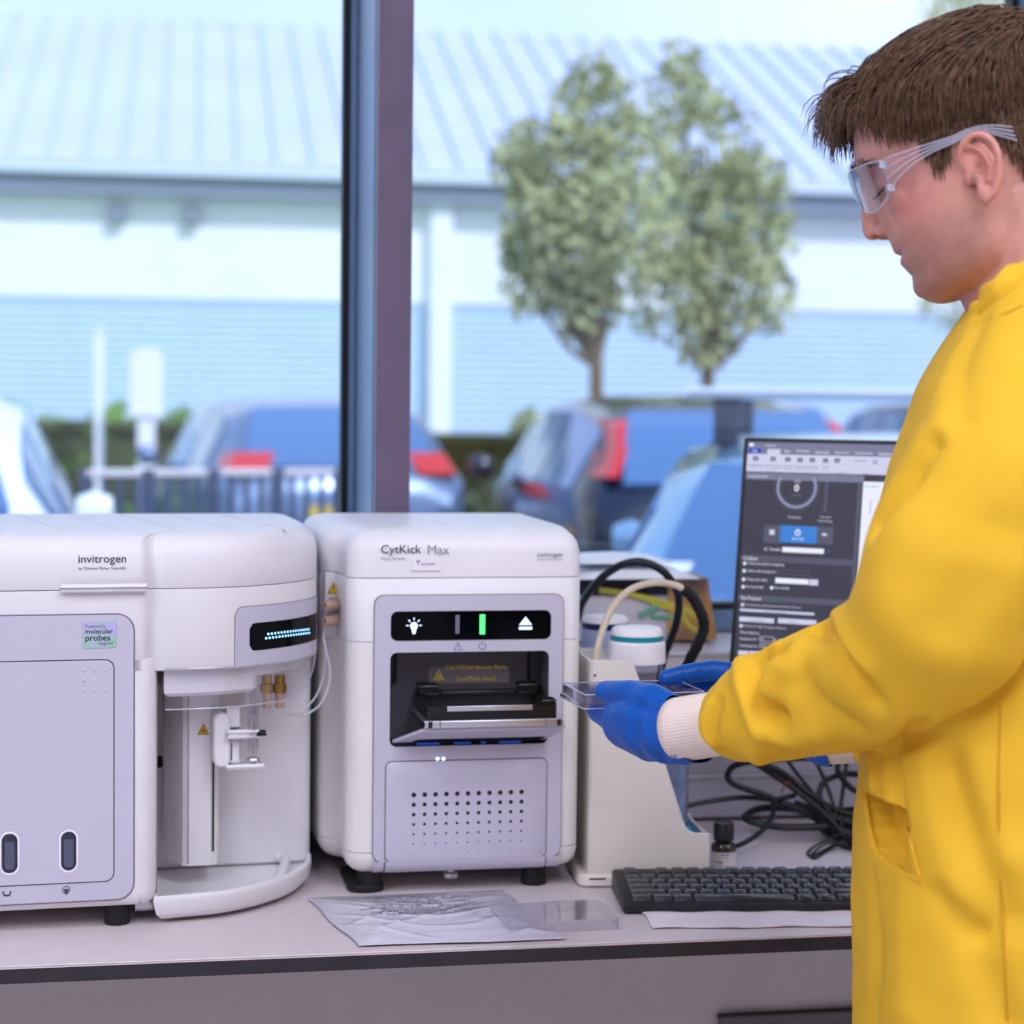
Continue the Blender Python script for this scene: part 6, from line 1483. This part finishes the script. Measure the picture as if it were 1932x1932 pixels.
# ---- safety glasses -------------------------------------------------------------
sg = empty('safety_glasses'); sg.parent = man
M_lens = thin_glass('lens_clear', (.97, .98, .995, 1), 2.4, .0)
M_arm = thin_glass('temple_clear', (.97, .97, .98, 1), 1.8, .05)
M_edge2 = mat('lens_edge', rgb(214, 214, 232), .15, trans=.4, vary=0)
for s in (1, -1):
    cx_l = [(101, 0), (100.5, 8), (99, 17), (95, 29), (89, 41), (81, 53), (73, 64), (68, 69)]; zt_ = [47, 48, 49, 48.5, 47, 45, 42, 40]; zb_ = [34, 28, 17, 9, 5, 6, 10, 15]
    C = catmull([(x, s * y, a, b) for (x, y), a, b in zip(cx_l, zt_, zb_)], 5)
    MB(1).loft([[H(c[0] - (1 - t) * 0 - .0, c[1], c[3] + (c[2] - c[3]) * t) for t in (0, .25, .5, .75, 1)] + [H(c[0] - 1.6, c[1] - s * .4, c[3] + (c[2] - c[3]) * t) for t in (1, .75, .5, .25, 0)] for c in C]).build('lens', M_lens, sg, angle=60)
    MB(1).tube([H(c[0] - .5, c[1], c[2]) for c in C], .0008, 6).build('lens_rim', M_edge2, sg); MB(1).tube([H(c[0] - .5, c[1], c[3]) for c in C], .0008, 6).build('lens_rim', M_edge2, sg)
    arm = [(69, 69, 40, 15), (58, 74, 40, 21), (44, 77, 39, 27), (26, 79, 38, 30.5), (8, 80, 37, 31.5), (-10, 80, 38, 33), (-26, 78, 35, 27), (-42, 76, 28, 16)]
    C = catmull([(x, s * y, a, b) for x, y, a, b in arm], 4)
    MB(1).loft([[H(c[0], c[1], c[3]), H(c[0], c[1], c[2]), H(c[0], c[1] - s * 2, c[2]), H(c[0], c[1] - s * 2, c[3])] for c in C]).build('temple_arm', M_arm, sg, angle=60)
    for t in (0, .33, .66, 1):
        MB(1).tube([H(c[0], c[1] + s * .3, c[3] + (c[2] - c[3]) * t) for c in C], .0006, 5).build('arm_rib', M_edge2, sg)
    for z in (36, 15): MB(1).box(-.004, .004, -.002, .002, -.003, .003, .001).build('hinge', M_edge2, sg, loc=H(68, s * 70, z))

# ---- legs below the coat (out of the frame) ---------------------------------------
M_jean = mat('dark_trousers', rgb(38, 42, 58), .8); M_shoe = mat('black_shoe', rgb(26, 24, 24), .5)
kx = np.array([_R[0], _R[1], 0]); kx /= np.linalg.norm(kx); ky = np.array([_fw[0], _fw[1], 0]); ky /= np.linalg.norm(ky)
lg = MB(1)
ctr = A(1940, 1932, 1.745); ctr = np.array([ctr[0], ctr[1], 0])
for s in (-1, 1):
    hip = ctr + ky * s * .09 + np.array([0, 0, .86]); kn = ctr + ky * s * .10 - kx * .02 + np.array([0, 0, .48]); an = ctr + ky * s * .10 + kx * .03 + np.array([0, 0, .10])
    capsule(lg, hip, .085, kn, .062); capsule(lg, kn, .062, an, .046)
    sh = MB(1); capsule(sh, an + np.array([0, 0, -.055]), .045, an - kx * .17 + np.array([0, 0, -.062]), .036, sq=(np.array([0, 0, 1.0]), 1.0)); so = sh.build('shoe', M_shoe, man)
    for v in so.data.vertices: v.co.z = max(v.co.z, 0.001)
fuse('trousers', lg, .012, .4, M_jean, man, 4)

# ---- the well plate in the hand ---------------------------------------------------
NL = at(1101, 1311, 1.93); FLp = onz(1060, 1290, NL[2]); ey_ = FLp - NL; ang = math.atan2(ey_[1], ey_[0]) - math.pi / 2
wp = empty('well_plate', (NL[0], NL[1], NL[2] - .0144), ang, 'clear well plate held between thumb and fingers of the blue glove', 'well plate')
M_wp = thin_glass('plate_clear', (.90, .90, .96, 1), 1.8, .05)
MB().ring_plan(rrect(0, 127.8, 0, 85.5, 3, 3), rrect(2, 125.8, 2, 83.5, 2, 3), 0, 4).build('plate_skirt', M_wp, wp)
MB().box(3, 124.8, 3, 82.5, 4, 5.4).build('plate_floor', M_wp, wp, smooth=False)
MB().ring_plan(rrect(2, 125.8, 2, 83.5, 3, 3), rrect(3.6, 124.2, 3.6, 81.9, 2, 3), 4, 14.4).build('plate_wall', M_wp, wp)
MB().ring_plan(rrect(1.7, 126.1, 1.7, 83.8, 3, 3), rrect(2.9, 124.9, 2.9, 82.6, 2.4, 3), 13.4, 14.5).build('plate_rim', M_edge2, wp)
MB().ring_plan(rrect(-.2, 128, -.2, 85.7, 3, 3), rrect(.8, 127, .8, 84.7, 2.4, 3), 0, 1.2).build('plate_rim', M_edge2, wp)
w0 = None
for i in range(12):
    for j in range(8):
        if w0 is None: w0 = MB().loft([[(3.5 * math.cos(q * math.pi / 8), 3.5 * math.sin(q * math.pi / 8), z) for q in range(16)] for z in (0, 8.6)], False, False).build('well', M_wp, wp); o = w0
        else: o = w0.copy(); COL.objects.link(o)
        o.location = ((14.4 + 9 * i) * .001, (11.2 + 9 * j) * .001, .0054)
